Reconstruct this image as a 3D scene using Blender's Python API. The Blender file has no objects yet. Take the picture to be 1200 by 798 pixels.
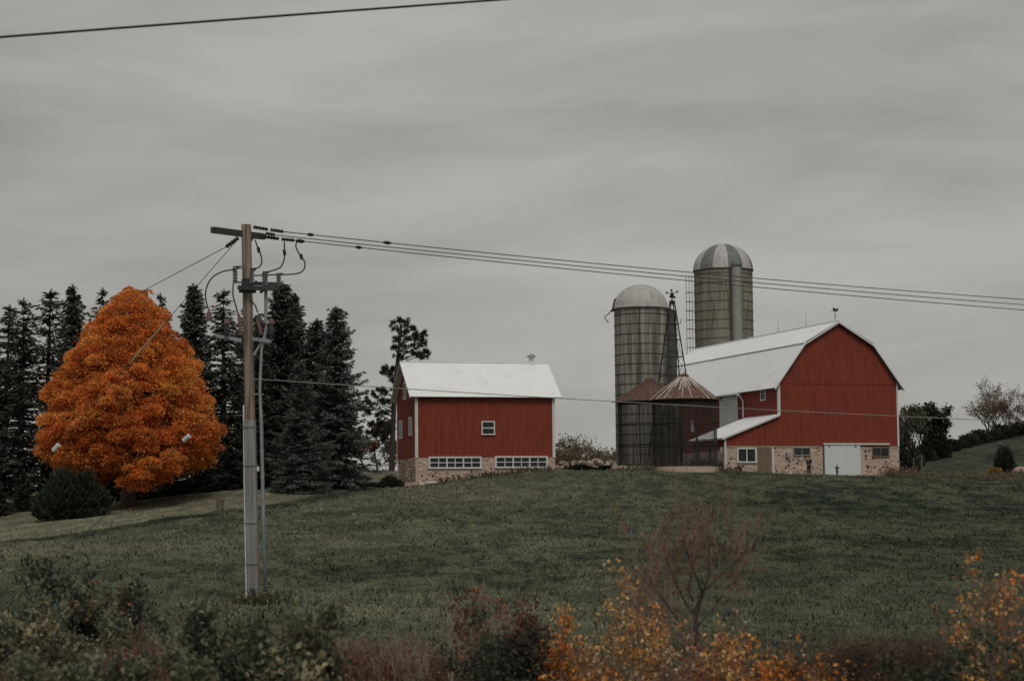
import bpy, math, random
import numpy as np
from mathutils import Vector, Matrix

# ------------------------------------------------------------------ camera, world, sun, exposure
scene = bpy.context.scene
COL = scene.collection
W0, H0, FPX = 1200.0, 798.0, 2300.0
PITCH, ROLL = math.atan(199.0 / FPX), math.radians(0.5)
EYE = Vector((0.0, 0.0, 2.4))
F_ = Vector((0, math.cos(PITCH), math.sin(PITCH)))
U0 = Vector((0, -math.sin(PITCH), math.cos(PITCH)))
R0 = Vector((1, 0, 0))
R_ = R0 * math.cos(ROLL) - U0 * math.sin(ROLL)
U_ = U0 * math.cos(ROLL) + R0 * math.sin(ROLL)
cam_d = bpy.data.cameras.new('camera')
cam = bpy.data.objects.new('camera', cam_d)
COL.objects.link(cam)
cam.matrix_world = Matrix(((R_.x, U_.x, -F_.x, EYE.x), (R_.y, U_.y, -F_.y, EYE.y), (R_.z, U_.z, -F_.z, EYE.z), (0, 0, 0, 1)))
cam_d.sensor_width = 36.0
cam_d.lens = FPX * 36.0 / W0
cam_d.clip_start, cam_d.clip_end = 0.5, 8000.0
cam_d.dof.use_dof = True
cam_d.dof.focus_distance = 150.0
cam_d.dof.aperture_fstop = 2.8
scene.camera = cam
scene.render.resolution_x, scene.render.resolution_y = 1024, 680

SUN_EL, SUN_AZ = math.radians(52), math.radians(170)     # azimuth from +Y clockwise: over the right shoulder
world = bpy.data.worlds.new('World')
scene.world = world
world.use_nodes = True
nt = world.node_tree
nt.nodes.clear()
out = nt.nodes.new('ShaderNodeOutputWorld')
sky = nt.nodes.new('ShaderNodeTexSky')
sky.sky_type = 'NISHITA'
sky.sun_disc = False
sky.sun_elevation = SUN_EL
sky.sun_rotation = SUN_AZ
bg1 = nt.nodes.new('ShaderNodeBackground')
bg1.inputs[1].default_value = 0.05
nt.links.new(sky.outputs[0], bg1.inputs[0])
tc = nt.nodes.new('ShaderNodeTexCoord')
mp = nt.nodes.new('ShaderNodeMapping')
mp.inputs['Scale'].default_value = (2.8, 2.8, 12.0)
mp.inputs['Rotation'].default_value = (0.0, math.radians(-3.0), 0.0)
nt.links.new(tc.outputs['Generated'], mp.inputs[0])
n1 = nt.nodes.new('ShaderNodeTexNoise')
n1.inputs['Scale'].default_value = 1.5
n1.inputs['Detail'].default_value = 5.0
n1.inputs['Roughness'].default_value = 0.56
n1.inputs['Distortion'].default_value = 0.35
nt.links.new(mp.outputs[0], n1.inputs['Vector'])
cr = nt.nodes.new('ShaderNodeValToRGB')
cr.color_ramp.elements[0].position = 0.30
cr.color_ramp.elements[0].color = (0.284, 0.277, 0.258, 1)
cr.color_ramp.elements[1].position = 0.68
cr.color_ramp.elements[1].color = (0.428, 0.418, 0.394, 1)
nt.links.new(n1.outputs['Fac'], cr.inputs[0])
bg2 = nt.nodes.new('ShaderNodeBackground')
bg2.inputs[1].default_value = 1.0
nt.links.new(cr.outputs[0], bg2.inputs[0])
mx = nt.nodes.new('ShaderNodeMixShader')
mx.inputs[0].default_value = 0.95
nt.links.new(bg1.outputs[0], mx.inputs[1])
nt.links.new(bg2.outputs[0], mx.inputs[2])
nt.links.new(mx.outputs[0], out.inputs[0])

sun_d = bpy.data.lights.new('sun', 'SUN')
sun_d.energy = 1.15
sun_d.angle = math.radians(25)
sun_d.color = (1.0, 0.965, 0.92)
sun = bpy.data.objects.new('sun', sun_d)
COL.objects.link(sun)
to_sun = Vector((math.sin(SUN_AZ) * math.cos(SUN_EL), math.cos(SUN_AZ) * math.cos(SUN_EL), math.sin(SUN_EL)))
sun.rotation_euler = to_sun.to_track_quat('Z', 'Y').to_euler()
sun.location = (0, 0, 200)
vs = scene.view_settings
vs.view_transform = 'Standard'
vs.look = 'None'
vs.exposure = 0.06
vs.gamma = 1.0
vs.use_curve_mapping = False


def P(px, py, Y):
    """world point seen at photo pixel (px,py) at distance Y along the ground"""
    d = F_ + R_ * ((px - W0 / 2) / FPX) + U_ * ((H0 / 2 - py) / FPX)
    return EYE + d * (Y / d.y)


def Pdir(px, py):
    return F_ + R_ * ((px - W0 / 2) / FPX) + U_ * ((H0 / 2 - py) / FPX)


# ------------------------------------------------------------------ materials
MATS = {}


def mat(name, c1, c2=None, rough=0.85, scale=3.0, stretch=(1, 1, 1), bump=0.0, bscale=None, metal=0.0, spec=0.3, detail=6.0, lo=0.35, hi=0.65, c3=None, scale3=20.0):
    if name in MATS:
        return MATS[name]
    m = bpy.data.materials.new(name)
    m.use_nodes = True
    t = m.node_tree
    b = t.nodes['Principled BSDF']
    b.inputs['Roughness'].default_value = rough
    b.inputs['Metallic'].default_value = metal
    b.inputs['Specular IOR Level'].default_value = spec
    c2 = c2 or tuple(v * 0.75 for v in c1)
    tc = t.nodes.new('ShaderNodeTexCoord')
    mp = t.nodes.new('ShaderNodeMapping')
    mp.inputs['Scale'].default_value = stretch
    t.links.new(tc.outputs['Object'], mp.inputs[0])
    n = t.nodes.new('ShaderNodeTexNoise')
    n.inputs['Scale'].default_value = scale
    n.inputs['Detail'].default_value = detail
    n.inputs['Roughness'].default_value = 0.6
    t.links.new(mp.outputs[0], n.inputs['Vector'])
    r = t.nodes.new('ShaderNodeValToRGB')
    r.color_ramp.elements[0].position = lo
    r.color_ramp.elements[1].position = hi
    r.color_ramp.elements[0].color = (*c2, 1)
    r.color_ramp.elements[1].color = (*c1, 1)
    t.links.new(n.outputs['Fac'], r.inputs[0])
    colout = r.outputs[0]
    if c3:
        n3 = t.nodes.new('ShaderNodeTexNoise')
        n3.inputs['Scale'].default_value = scale3
        n3.inputs['Detail'].default_value = 3.0
        t.links.new(mp.outputs[0], n3.inputs['Vector'])
        r3 = t.nodes.new('ShaderNodeValToRGB')
        r3.color_ramp.elements[0].position = 0.52
        r3.color_ramp.elements[1].position = 0.68
        r3.color_ramp.elements[0].color = (0, 0, 0, 1)
        r3.color_ramp.elements[1].color = (1, 1, 1, 1)
        t.links.new(n3.outputs['Fac'], r3.inputs[0])
        mx = t.nodes.new('ShaderNodeMix')
        mx.data_type = 'RGBA'
        t.links.new(r3.outputs[0], mx.inputs[0])
        t.links.new(colout, mx.inputs[6])
        mx.inputs[7].default_value = (*c3, 1)
        colout = mx.outputs[2]
    t.links.new(colout, b.inputs['Base Color'])
    if bump:
        bp = t.nodes.new('ShaderNodeBump')
        bp.inputs['Strength'].default_value = bump
        bp.inputs['Distance'].default_value = 0.05
        nb = t.nodes.new('ShaderNodeTexNoise')
        nb.inputs['Scale'].default_value = bscale or scale * 4
        nb.inputs['Detail'].default_value = 4.0
        t.links.new(mp.outputs[0], nb.inputs['Vector'])
        t.links.new(nb.outputs['Fac'], bp.inputs['Height'])
        t.links.new(bp.outputs[0], b.inputs['Normal'])
    MATS[name] = m
    return m


def leafmat(name, transl=0.25, vary=0.35, scale=1.5, rough=0.7):
    """colour from the face attribute Col, broken up by noise; a part of the light passes through the leaf"""
    if name in MATS:
        return MATS[name]
    m = bpy.data.materials.new(name)
    m.use_nodes = True
    t = m.node_tree
    t.nodes.clear()
    o = t.nodes.new('ShaderNodeOutputMaterial')
    at = t.nodes.new('ShaderNodeAttribute')
    at.attribute_name = 'Col'
    tc = t.nodes.new('ShaderNodeTexCoord')
    n = t.nodes.new('ShaderNodeTexNoise')
    n.inputs['Scale'].default_value = scale
    n.inputs['Detail'].default_value = 4
    t.links.new(tc.outputs['Object'], n.inputs['Vector'])
    r = t.nodes.new('ShaderNodeMapRange')
    r.inputs['From Min'].default_value = 0.3
    r.inputs['From Max'].default_value = 0.7
    r.inputs['To Min'].default_value = 1 - vary
    r.inputs['To Max'].default_value = 1 + vary
    t.links.new(n.outputs['Fac'], r.inputs['Value'])
    mu = t.nodes.new('ShaderNodeVectorMath')
    mu.operation = 'SCALE'
    t.links.new(at.outputs['Color'], mu.inputs[0])
    t.links.new(r.outputs[0], mu.inputs['Scale'])
    b = t.nodes.new('ShaderNodeBsdfPrincipled')
    b.inputs['Roughness'].default_value = rough
    b.inputs['Specular IOR Level'].default_value = 0.2
    tr = t.nodes.new('ShaderNodeBsdfTranslucent')
    ms = t.nodes.new('ShaderNodeMixShader')
    ms.inputs[0].default_value = transl
    t.links.new(mu.outputs[0], b.inputs['Base Color'])
    t.links.new(mu.outputs[0], tr.inputs['Color'])
    t.links.new(b.outputs[0], ms.inputs[1])
    t.links.new(tr.outputs[0], ms.inputs[2])
    t.links.new(ms.outputs[0], o.inputs[0])
    MATS[name] = m
    return m


def colmat(name, rough=0.9, vary=0.2, scale=6.0, bump=0.3):
    """opaque, colour from Col (stones)"""
    if name in MATS:
        return MATS[name]
    m = leafmat(name, 0.0, vary, scale, rough)
    return m


# ------------------------------------------------------------------ object helpers
def tag(o, label=None, cat=None, group=None, kind=None):
    if label: o['label'] = label
    if cat: o['category'] = cat
    if group: o['group'] = group
    if kind: o['kind'] = kind
    return o


def thing(name, loc, label, cat, group=None, rz=0.0):
    o = bpy.data.objects.new(name, None)
    o.empty_display_size = 0.3
    COL.objects.link(o)
    o.location = loc
    o.rotation_euler = (0, 0, rz)
    return tag(o, label, cat, group)


def link(name, me, parent=None, m=None):
    o = bpy.data.objects.new(name, me)
    COL.objects.link(o)
    if parent: o.parent = parent
    if m:
        for q in (m if isinstance(m, (list, tuple)) else [m]):
            me.materials.append(q)
    return o


def copy_tree(o, parent=None):
    c = o.copy()
    COL.objects.link(c)
    c.parent = parent
    for ch in list(o.children):
        copy_tree(ch, c)
    return c


def norm(v):
    v = np.asarray(v, float)
    return v / (np.linalg.norm(v) + 1e-9)


class MB:
    def __init__(s):
        s.v, s.f, s.mi, s.c = [], [], [], []

    def add(s, verts, faces, mi=0, col=None):
        n = len(s.v)
        s.v += [tuple(p) for p in verts]
        for f in faces:
            s.f.append(tuple(i + n for i in f))
            s.mi.append(mi)
            s.c.append(col)
        return s

    def box(s, x0, x1, y0, y1, z0, z1, mi=0, col=None):
        v = [(x0, y0, z0), (x1, y0, z0), (x1, y1, z0), (x0, y1, z0), (x0, y0, z1), (x1, y0, z1), (x1, y1, z1), (x0, y1, z1)]
        return s.add(v, [(3, 2, 1, 0), (4, 5, 6, 7), (0, 1, 5, 4), (1, 2, 6, 5), (2, 3, 7, 6), (3, 0, 4, 7)], mi, col)

    def obox(s, o, ax, ay, az, mi=0, col=None):
        """box from corner o with three edge vectors"""
        o, ax, ay, az = (np.asarray(q, float) for q in (o, ax, ay, az))
        v = [o, o + ax, o + ax + ay, o + ay, o + az, o + ax + az, o + ax + ay + az, o + ay + az]
        return s.add(v, [(3, 2, 1, 0), (4, 5, 6, 7), (0, 1, 5, 4), (1, 2, 6, 5), (2, 3, 7, 6), (3, 0, 4, 7)], mi, col)

    def bar(s, a, b, w, h=None, mi=0):
        """square bar between two points"""
        a, b = np.asarray(a, float), np.asarray(b, float)
        h = h or w
        d = norm(b - a)
        up = np.array([0, 0, 1.0]) if abs(d[2]) < 0.95 else np.array([0, 1.0, 0])
        x = norm(np.cross(d, up)); y = np.cross(x, d)
        return s.obox(a - x * w / 2 - y * h / 2, x * w, b - a, y * h, mi)

    def tube(s, pts, rad, n=6, mi=0, cap=True, col=None):
        pts = [np.asarray(p, float) for p in pts]
        if not hasattr(rad, '__len__'): rad = [rad] * len(pts)
        rings = []
        prev = None
        for i, p in enumerate(pts):
            d = norm(pts[min(i + 1, len(pts) - 1)] - pts[max(i - 1, 0)])
            if prev is None:
                up = np.array([0, 0, 1.0]) if abs(d[2]) < 0.9 else np.array([1.0, 0, 0])
                x = norm(np.cross(d, up))
            else:
                x = norm(prev - d * np.dot(prev, d))
            prev = x
            y = np.cross(d, x)
            rings.append([p + rad[i] * (x * math.cos(2 * math.pi * k / n) + y * math.sin(2 * math.pi * k / n)) for k in range(n)])
        v = [q for r in rings for q in r]
        f = []
        for i in range(len(pts) - 1):
            for k in range(n):
                k2 = (k + 1) % n
                f.append((i * n + k, i * n + k2, (i + 1) * n + k2, (i + 1) * n + k))
        if cap:
            f.append(tuple(range(n - 1, -1, -1)))
            f.append(tuple((len(pts) - 1) * n + k for k in range(n)))
        return s.add(v, f, mi, col)

    def ring(s, c, r, tr, n=32, m=4, mi=0):
        """torus lying flat"""
        v, f = [], []
        for i in range(n):
            a = 2 * math.pi * i / n
            for k in range(m):
                b = 2 * math.pi * (k + 0.5) / m
                rr = r + tr * math.cos(b)
                v.append((c[0] + rr * math.cos(a), c[1] + rr * math.sin(a), c[2] + tr * math.sin(b)))
        for i in range(n):
            for k in range(m):
                i2, k2 = (i + 1) % n, (k + 1) % m
                f.append((i * m + k, i2 * m + k, i2 * m + k2, i * m + k2))
        return s.add(v, f, mi)

    def lathe(s, c, prof, n=32, mi=0, cap=True):
        v = []
        for (r, z) in prof:
            for k in range(n):
                a = 2 * math.pi * k / n
                v.append((c[0] + r * math.cos(a), c[1] + r * math.sin(a), c[2] + z))
        f = []
        for i in range(len(prof) - 1):
            for k in range(n):
                k2 = (k + 1) % n
                f.append((i * n + k, i * n + k2, (i + 1) * n + k2, (i + 1) * n + k))
        if cap:
            f.append(tuple(range(n - 1, -1, -1)))
            f.append(tuple((len(prof) - 1) * n + k for k in range(n)))
        return s.add(v, f, mi)

    def mesh(s, name, smooth=False, off=None):
        me = bpy.data.meshes.new(name)
        v = s.v if off is None else [(p[0] - off[0], p[1] - off[1], p[2] - off[2]) for p in s.v]
        me.from_pydata(v, [], s.f)
        if any(s.mi): me.polygons.foreach_set('material_index', s.mi)
        if any(c is not None for c in s.c):
            a = me.attributes.new('Col', 'FLOAT_COLOR', 'FACE')
            arr = np.array([(*(c or (0.3, 0.3, 0.3)), 1.0) for c in s.c], np.float32)
            a.data.foreach_set('color', arr.ravel())
        if smooth: me.polygons.foreach_set('use_smooth', [True] * len(me.polygons))
        me.update()
        return me

    def build(s, name, m, parent=None, smooth=False, off=None):
        if off is None and parent is not None and parent.get('_w'):
            off = parent.location
        return link(name, s.mesh(name, smooth, off), parent, m)


def wthing(name, loc, label, cat, group=None):
    """thing whose parts are given in world coordinates"""
    o = thing(name, loc, label, cat, group)
    o['_w'] = 1
    return o


def np_mesh(name, V, Fc, col=None, smooth=False):
    V = np.asarray(V, np.float32); Fc = np.asarray(Fc, np.int32)
    M, k = Fc.shape
    me = bpy.data.meshes.new(name)
    me.vertices.add(len(V)); me.vertices.foreach_set('co', V.ravel())
    me.loops.add(M * k); me.loops.foreach_set('vertex_index', Fc.ravel())
    me.polygons.add(M)
    me.polygons.foreach_set('loop_start', np.arange(0, M * k, k, dtype=np.int32))
    if smooth: me.polygons.foreach_set('use_smooth', np.ones(M, bool))
    if col is not None:
        a = me.attributes.new('Col', 'FLOAT_COLOR', 'FACE')
        c4 = np.ones((M, 4), np.float32); c4[:, :3] = col
        a.data.foreach_set('color', c4.ravel())
    me.update(calc_edges=True)
    return me


def unit(a):
    return a / (np.linalg.norm(a, axis=1, keepdims=True) + 1e-9)


def leaves(rng, C, D, L, Wd, fold=0.25):
    """pointed folded leaves: centres C, axis D, lengths, widths -> verts, quad faces"""
    n = len(C)
    D = unit(D)
    S = unit(np.cross(D, rng.normal(size=(n, 3))))
    N = np.cross(D, S)
    L = np.broadcast_to(L, n)[:, None]; Wd = np.broadcast_to(Wd, n)[:, None]
    a = C - D * L * 0.5
    b = C + S * Wd * 0.5 + N * Wd * fold - D * L * 0.08
    c = C + D * L * 0.5
    d = C - S * Wd * 0.5 + N * Wd * fold - D * L * 0.08
    V = np.stack([a, b, c, d], 1).reshape(-1, 3)
    Fc = np.arange(4 * n).reshape(n, 4)
    return V, Fc


def grow(rng, p, d, L, r, lvl, out, tips, nseg=4, wander=0.15, up=0.08, split=(2, 4), ang=0.6, lr=0.62, t0=0.35):
    pts, rad = [np.array(p, float)], [r]
    p = np.array(p, float); d = norm(d)
    for i in range(nseg):
        d = norm(d + rng.normal(0, wander, 3) + np.array([0, 0, up]))
        p = p + d * L / nseg
        pts.append(p.copy()); rad.append(r * (1 - 0.55 * (i + 1) / nseg))
    out.append((pts, rad, lvl))
    if lvl <= 0:
        for q in pts[1:]: tips.append((q, d))
        return
    tips.append((pts[-1], d))
    for k in range(rng.integers(split[0], split[1] + 1)):
        t = rng.uniform(t0, 1.0) * nseg
        i = min(int(t), nseg - 1)
        q = pts[i] + (pts[i + 1] - pts[i]) * (t - i)
        dd = norm(norm(pts[i + 1] - pts[i]) + norm(rng.normal(size=3)) * ang)
        grow(rng, q, dd, L * lr * rng.uniform(0.7, 1.2), max(rad[i] * 0.6, 0.0025), lvl - 1, out, tips, nseg, wander, up, split, ang, lr, t0)


# ------------------------------------------------------------------ terrain
ctrl = [(297, 708, 50), (0, 720, 60), (150, 660, 85), (300, 643, 95), (600, 735, 48), (600, 655, 88), (600, 602, 130), (600, 563, 163),
        (900, 752, 46), (1150, 765, 46), (900, 652, 86), (900, 600, 135), (1100, 652, 86), (1100, 602, 138), (1200, 560, 178), (1060, 557, 186), (950, 556.5, 184), (850, 553, 181),
        (760, 549.5, 172), (700, 551, 173), (650, 550, 173), (487, 570, 169), (462, 575, 168), (560, 560, 169.5), (440, 583, 150), (440, 557, 188), (440, 551, 206), (400, 569, 163), (250, 605, 128), (250, 579, 152), (100, 616, 130),
        (100, 598, 150), (0, 628, 128), (0, 607, 150), (-150, 640, 128), (1072, 549, 270), (1130, 525, 300), (1200, 508, 330), (1300, 490, 345), (1400, 540, 185)]
cp = [tuple(P(*c)) for c in ctrl]
cp += [(0, 0, 0.9), (-40, 0, 0.9), (60, 0, 0.9), (-12, 18, -0.4), (10, 18, -0.45), (0, 30, -0.45), (-14, 30, -0.35), (20, 34, -0.55), (-60, 40, -0.6), (70, 40, -0.7),
       (15, 200, 5.9), (35, 200, 5.6), (25, 240, 5.2), (0, 215, 6.0), (-20, 222, 7.0), (-45, 205, 4.9), (-90, 160, 2.2), (-80, 240, 3.6), (0, 300, 5.0), (30, 260, 5.4),
       (-60, 350, 4), (20, 380, 5), (70, 390, 10), (140, 380, 12), (150, 250, 10), (110, 180, 6.0), (110, 90, 1.0), (-90, 90, 0)]
cp = np.array(cp)
_s = 60.0


def _tps(r2):
    return np.where(r2 > 1e-12, 0.5 * r2 * np.log(np.maximum(r2, 1e-12)), 0.0)


_A = cp[:, :2] / _s
_n = len(cp)
_K = _tps(((_A[:, None] - _A[None]) ** 2).sum(-1)) + np.eye(_n) * 0.001
_Q = np.c_[np.ones(_n), _A]
_M = np.block([[_K, _Q], [_Q.T, np.zeros((3, 3))]])
_w = np.linalg.solve(_M, np.r_[cp[:, 2], 0, 0, 0])


def zg(x, y, rough=True):
    x = np.atleast_1d(np.asarray(x, float)); y = np.atleast_1d(np.asarray(y, float))
    xc = np.clip(x, -110, 150); yc = np.clip(y, -15, 395)
    q = np.c_[xc, yc] / _s
    z = np.empty(len(q))
    for i in range(0, len(q), 20000):
        b = q[i:i + 20000]
        z[i:i + 20000] = _tps(((b[:, None] - _A[None]) ** 2).sum(-1)) @ _w[:_n] + _w[_n] + b @ _w[_n + 1:]
    if rough:
        k = np.clip((175 - yc) / 30, 0.15, 1)
        z = z + k * (0.06 * np.sin(x * 0.9 + 1.3 * np.sin(y * 0.31)) * np.sin(y * 0.7 + np.sin(x * 0.23) * 2) + 0.05 * np.sin(x * 0.31 + y * 0.17) + 0.03 * np.sin(x * 2.3 + y) * np.sin(y * 1.9 - x * 0.6))
    return z


def gz(x, y):
    return float(zg([x], [y])[0])


def hit(px, py, y0=20, y1=260):
    d = Pdir(px, py)
    ys = np.linspace(y0, y1, 600)
    pts = np.array([tuple(EYE + d * (t / d.y)) for t in ys])
    below = pts[:, 2] < zg(pts[:, 0], pts[:, 1])
    i = int(np.argmax(below)) if below.any() else len(ys) - 1
    return pts[i]


LAWN = np.array([hit(px, py)[:2] for px, py in ((-60, 645), (0, 634), (120, 620), (240, 602), (340, 587), (430, 571), (470, 563))])


def lawn_d(x, y):
    """metres beyond (+) or before (-) the edge of the mown lawn"""
    xs, ys = LAWN[:, 0], LAWN[:, 1]
    e = np.interp(x, xs, ys)
    d = y - e
    return np.where(x > xs[-1], -20.0, d)


def dryness(x, y):
    d = lawn_d(x, y) + 1.5 * np.sin(x * 0.7) * np.sin(x * 0.23)
    lawn = np.clip((d + 1.5) / 3.0, 0, 1)
    band = np.exp(-((d + 5.0) / 4.0) ** 2)
    n = 0.5 + 0.25 * np.sin(x * 0.11 + 2 * np.sin(y * 0.05)) + 0.25 * np.sin(y * 0.13 - x * 0.07)
    left = np.clip((25 - x) / 60, 0, 1)
    return np.clip(0.30 * n + 0.25 * left - 0.4 * band * (d < 0), 0, 1) * (1 - lawn) + lawn * (0.75 + 0.2 * np.sin(d * 0.8))


def lushness(x, y):
    r_ = np.clip((x / np.maximum(y, 20) + .02) / .22, 0, 1) * np.clip((185 - y) / 40, 0, 1)
    p_ = .5 + .5 * np.sin(x * .09 + 1.7 * np.sin(y * .045)) * np.sin(y * .075 + x * .03 + 1.2 * np.sin(x * .05))
    d = lawn_d(x, y)
    band = np.exp(-((d + 5.0) / 3.5) ** 2) * (d < 1)
    hill = np.clip((y - 215) / 20, 0, 1)
    return np.clip(.75 * r_ + .45 * p_ * (1 - r_) + .6 * band + .8 * hill, 0, 1) * np.where((d > 0) & (y < 215), 0, 1)


def grassmat(name, k=1.0, ground=False):
    m = bpy.data.materials.new(name)
    m.use_nodes = True
    t = m.node_tree
    b = t.nodes['Principled BSDF']
    b.inputs['Roughness'].default_value = 0.9
    b.inputs['Specular IOR Level'].default_value = 0.12
    tc = t.nodes.new('ShaderNodeTexCoord')

    mpg = t.nodes.new('ShaderNodeMapping')
    mpg.inputs['Scale'].default_value = (1.0, 0.42, 0.6)
    t.links.new(tc.outputs['Object'], mpg.inputs[0])

    def noise(scale, detail, dist=0.0):
        n = t.nodes.new('ShaderNodeTexNoise')
        n.inputs['Scale'].default_value = scale
        n.inputs['Detail'].default_value = detail
        n.inputs['Roughness'].default_value = 0.62
        n.inputs['Distortion'].default_value = dist
        t.links.new(mpg.outputs[0], n.inputs['Vector'])
        return n

    def ramp(src, p0, p1, c0, c1):
        r = t.nodes.new('ShaderNodeValToRGB')
        r.color_ramp.elements[0].position, r.color_ramp.elements[1].position = p0, p1
        r.color_ramp.elements[0].color = (*c0, 1); r.color_ramp.elements[1].color = (*c1, 1)
        t.links.new(src, r.inputs[0])
        return r.outputs[0]

    def mix(fac, a, c):
        x = t.nodes.new('ShaderNodeMix'); x.data_type = 'RGBA'
        t.links.new(fac, x.inputs[0])
        for s_, i in ((a, 6), (c, 7)):
            if isinstance(s_, tuple): x.inputs[i].default_value = (*s_, 1)
            else: t.links.new(s_, x.inputs[i])
        return x.outputs[2]
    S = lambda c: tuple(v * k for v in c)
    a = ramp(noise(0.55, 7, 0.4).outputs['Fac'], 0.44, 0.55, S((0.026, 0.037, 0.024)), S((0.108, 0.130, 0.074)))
    f = ramp(noise(0.20, 6, 0.8).outputs['Fac'], 0.48, 0.57, (0, 0, 0), (0.85, 0.85, 0.85))
    a = mix(f, a, S((0.158, 0.166, 0.098)))
    f2 = ramp(noise(0.7, 6, 0.3).outputs['Fac'], 0.49, 0.60, (0, 0, 0), (0.9, 0.9, 0.9))
    a = mix(f2, a, S((0.030, 0.040, 0.028)))
    at = t.nodes.new('ShaderNodeAttribute'); at.attribute_name = 'dry'
    dryc = ramp(noise(0.8, 6).outputs['Fac'], 0.35, 0.65, S((0.200, 0.192, 0.125)), S((0.350, 0.322, 0.222)))
    a = mix(at.outputs['Fac'], a, dryc)
    lu = t.nodes.new('ShaderNodeAttribute'); lu.attribute_name = 'lush'
    dk = t.nodes.new('ShaderNodeMix'); dk.data_type = 'RGBA'; dk.blend_type = 'MULTIPLY'
    t.links.new(lu.outputs['Fac'], dk.inputs[0]); t.links.new(a, dk.inputs[6]); dk.inputs[7].default_value = (0.52, 0.60, 0.58, 1)
    a = dk.outputs[2]
    t.links.new(a, b.inputs['Base Color'])
    if not ground:
        ge = t.nodes.new('ShaderNodeNewGeometry')
        vm = t.nodes.new('ShaderNodeVectorMath'); vm.operation = 'MULTIPLY_ADD'
        t.links.new(ge.outputs['Normal'], vm.inputs[0]); vm.inputs[1].default_value = (.35, .35, .35); vm.inputs[2].default_value = (0, 0, .8)
        vn = t.nodes.new('ShaderNodeVectorMath'); vn.operation = 'NORMALIZE'
        t.links.new(vm.outputs[0], vn.inputs[0]); t.links.new(vn.outputs[0], b.inputs['Normal'])
    if ground:
        bp = t.nodes.new('ShaderNodeBump')
        bp.inputs['Strength'].default_value = 0.8
        bp.inputs['Distance'].default_value = 0.25
        t.links.new(noise(1.6, 8).outputs['Fac'], bp.inputs['Height'])
        t.links.new(bp.outputs[0], b.inputs['Normal'])
    return m


def add_float(me, name, arr):
    a = me.attributes.new(name, 'FLOAT', 'POINT')
    a.data.foreach_set('value', np.asarray(arr, np.float32))


gx = np.r_[-3000, -1500, -700, -350, -200, -150, np.arange(-120, 121, 1.5), np.arange(124, 160, 4), 200, 350, 700, 1500, 3000]
gy = np.r_[-1500, -500, -150, -60, -30, np.arange(-20, 8, 2.0), np.arange(8, 200, 1.0), np.arange(200, 400, 2.5), 410, 450, 550, 800, 1500, 3000]
GX, GY = np.meshgrid(gx, gy)
GZ = zg(GX.ravel(), GY.ravel())
nx, ny = len(gx), len(gy)
idx = np.arange(nx * ny).reshape(ny, nx)
Fc = np.stack([idx[:-1, :-1], idx[:-1, 1:], idx[1:, 1:], idx[1:, :-1]], -1).reshape(-1, 4)
me = np_mesh('field_ground', np.c_[GX.ravel(), GY.ravel(), GZ], Fc, smooth=True)
add_float(me, 'dry', dryness(GX.ravel(), GY.ravel()))
add_float(me, 'lush', lushness(GX.ravel(), GY.ravel()))
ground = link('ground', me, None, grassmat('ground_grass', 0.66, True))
ground['kind'] = 'structure'

rng = np.random.default_rng(7)
N = 230000
yy = 27 * (188 / 27.0) ** rng.random(N)
xx = (rng.random(N) - 0.5) * 0.60 * yy
yy = yy + rng.normal(0, 0.3, N)
keep = ~((yy > 183) & (xx > 15)) 
xx, yy = xx[keep], yy[keep]
N = len(xx)
zz = zg(xx, yy)
dr = dryness(xx, yy)
ld = lawn_d(xx, yy)
clump = 0.5 + 0.5 * np.sin(xx * 1.3 + 2.1 * np.sin(yy * 0.37)) * np.sin(yy * .55 + 1.7 * np.sin(xx * 0.8))
hh = (0.025 + 0.075 * clump ** 2 + 0.03 * rng.random(N) + 0.16 * (rng.random(N) < .02)) * np.where(ld > 0, 0.45, 1.0) * np.clip(0.75 + yy / 220, 0.7, 1.5)
B = 3
base = np.repeat(np.c_[xx, yy, zz - 0.01], B, 0)
h3 = np.repeat(hh, B) * rng.uniform(0.6, 1.2, N * B)
th = rng.uniform(0, 2 * np.pi, N * B)
base[:, 0] += rng.normal(0, 0.10, N * B); base[:, 1] += rng.normal(0, 0.10, N * B)
wv = np.c_[np.cos(th), np.sin(th), np.zeros(N * B)] * (0.016 + 0.034 * np.repeat(np.clip(yy / 120, 0.2, 1.3), B))[:, None]
lean = np.c_[rng.normal(0, 0.5, (N * B, 2)), np.ones(N * B)] * h3[:, None]
V = np.stack([base - wv, base + wv, base + lean], 1).reshape(-1, 3)
me = np_mesh('grass', V, np.arange(len(V)).reshape(-1, 3))
add_float(me, 'dry', np.repeat(np.repeat(dr, B), 3))
add_float(me, 'lush', np.repeat(np.repeat(lushness(xx, yy), B), 3))
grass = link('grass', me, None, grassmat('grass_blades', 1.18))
tag(grass, 'rough short pasture grass covering the whole slope below the barns', 'grass', kind='stuff')

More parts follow.
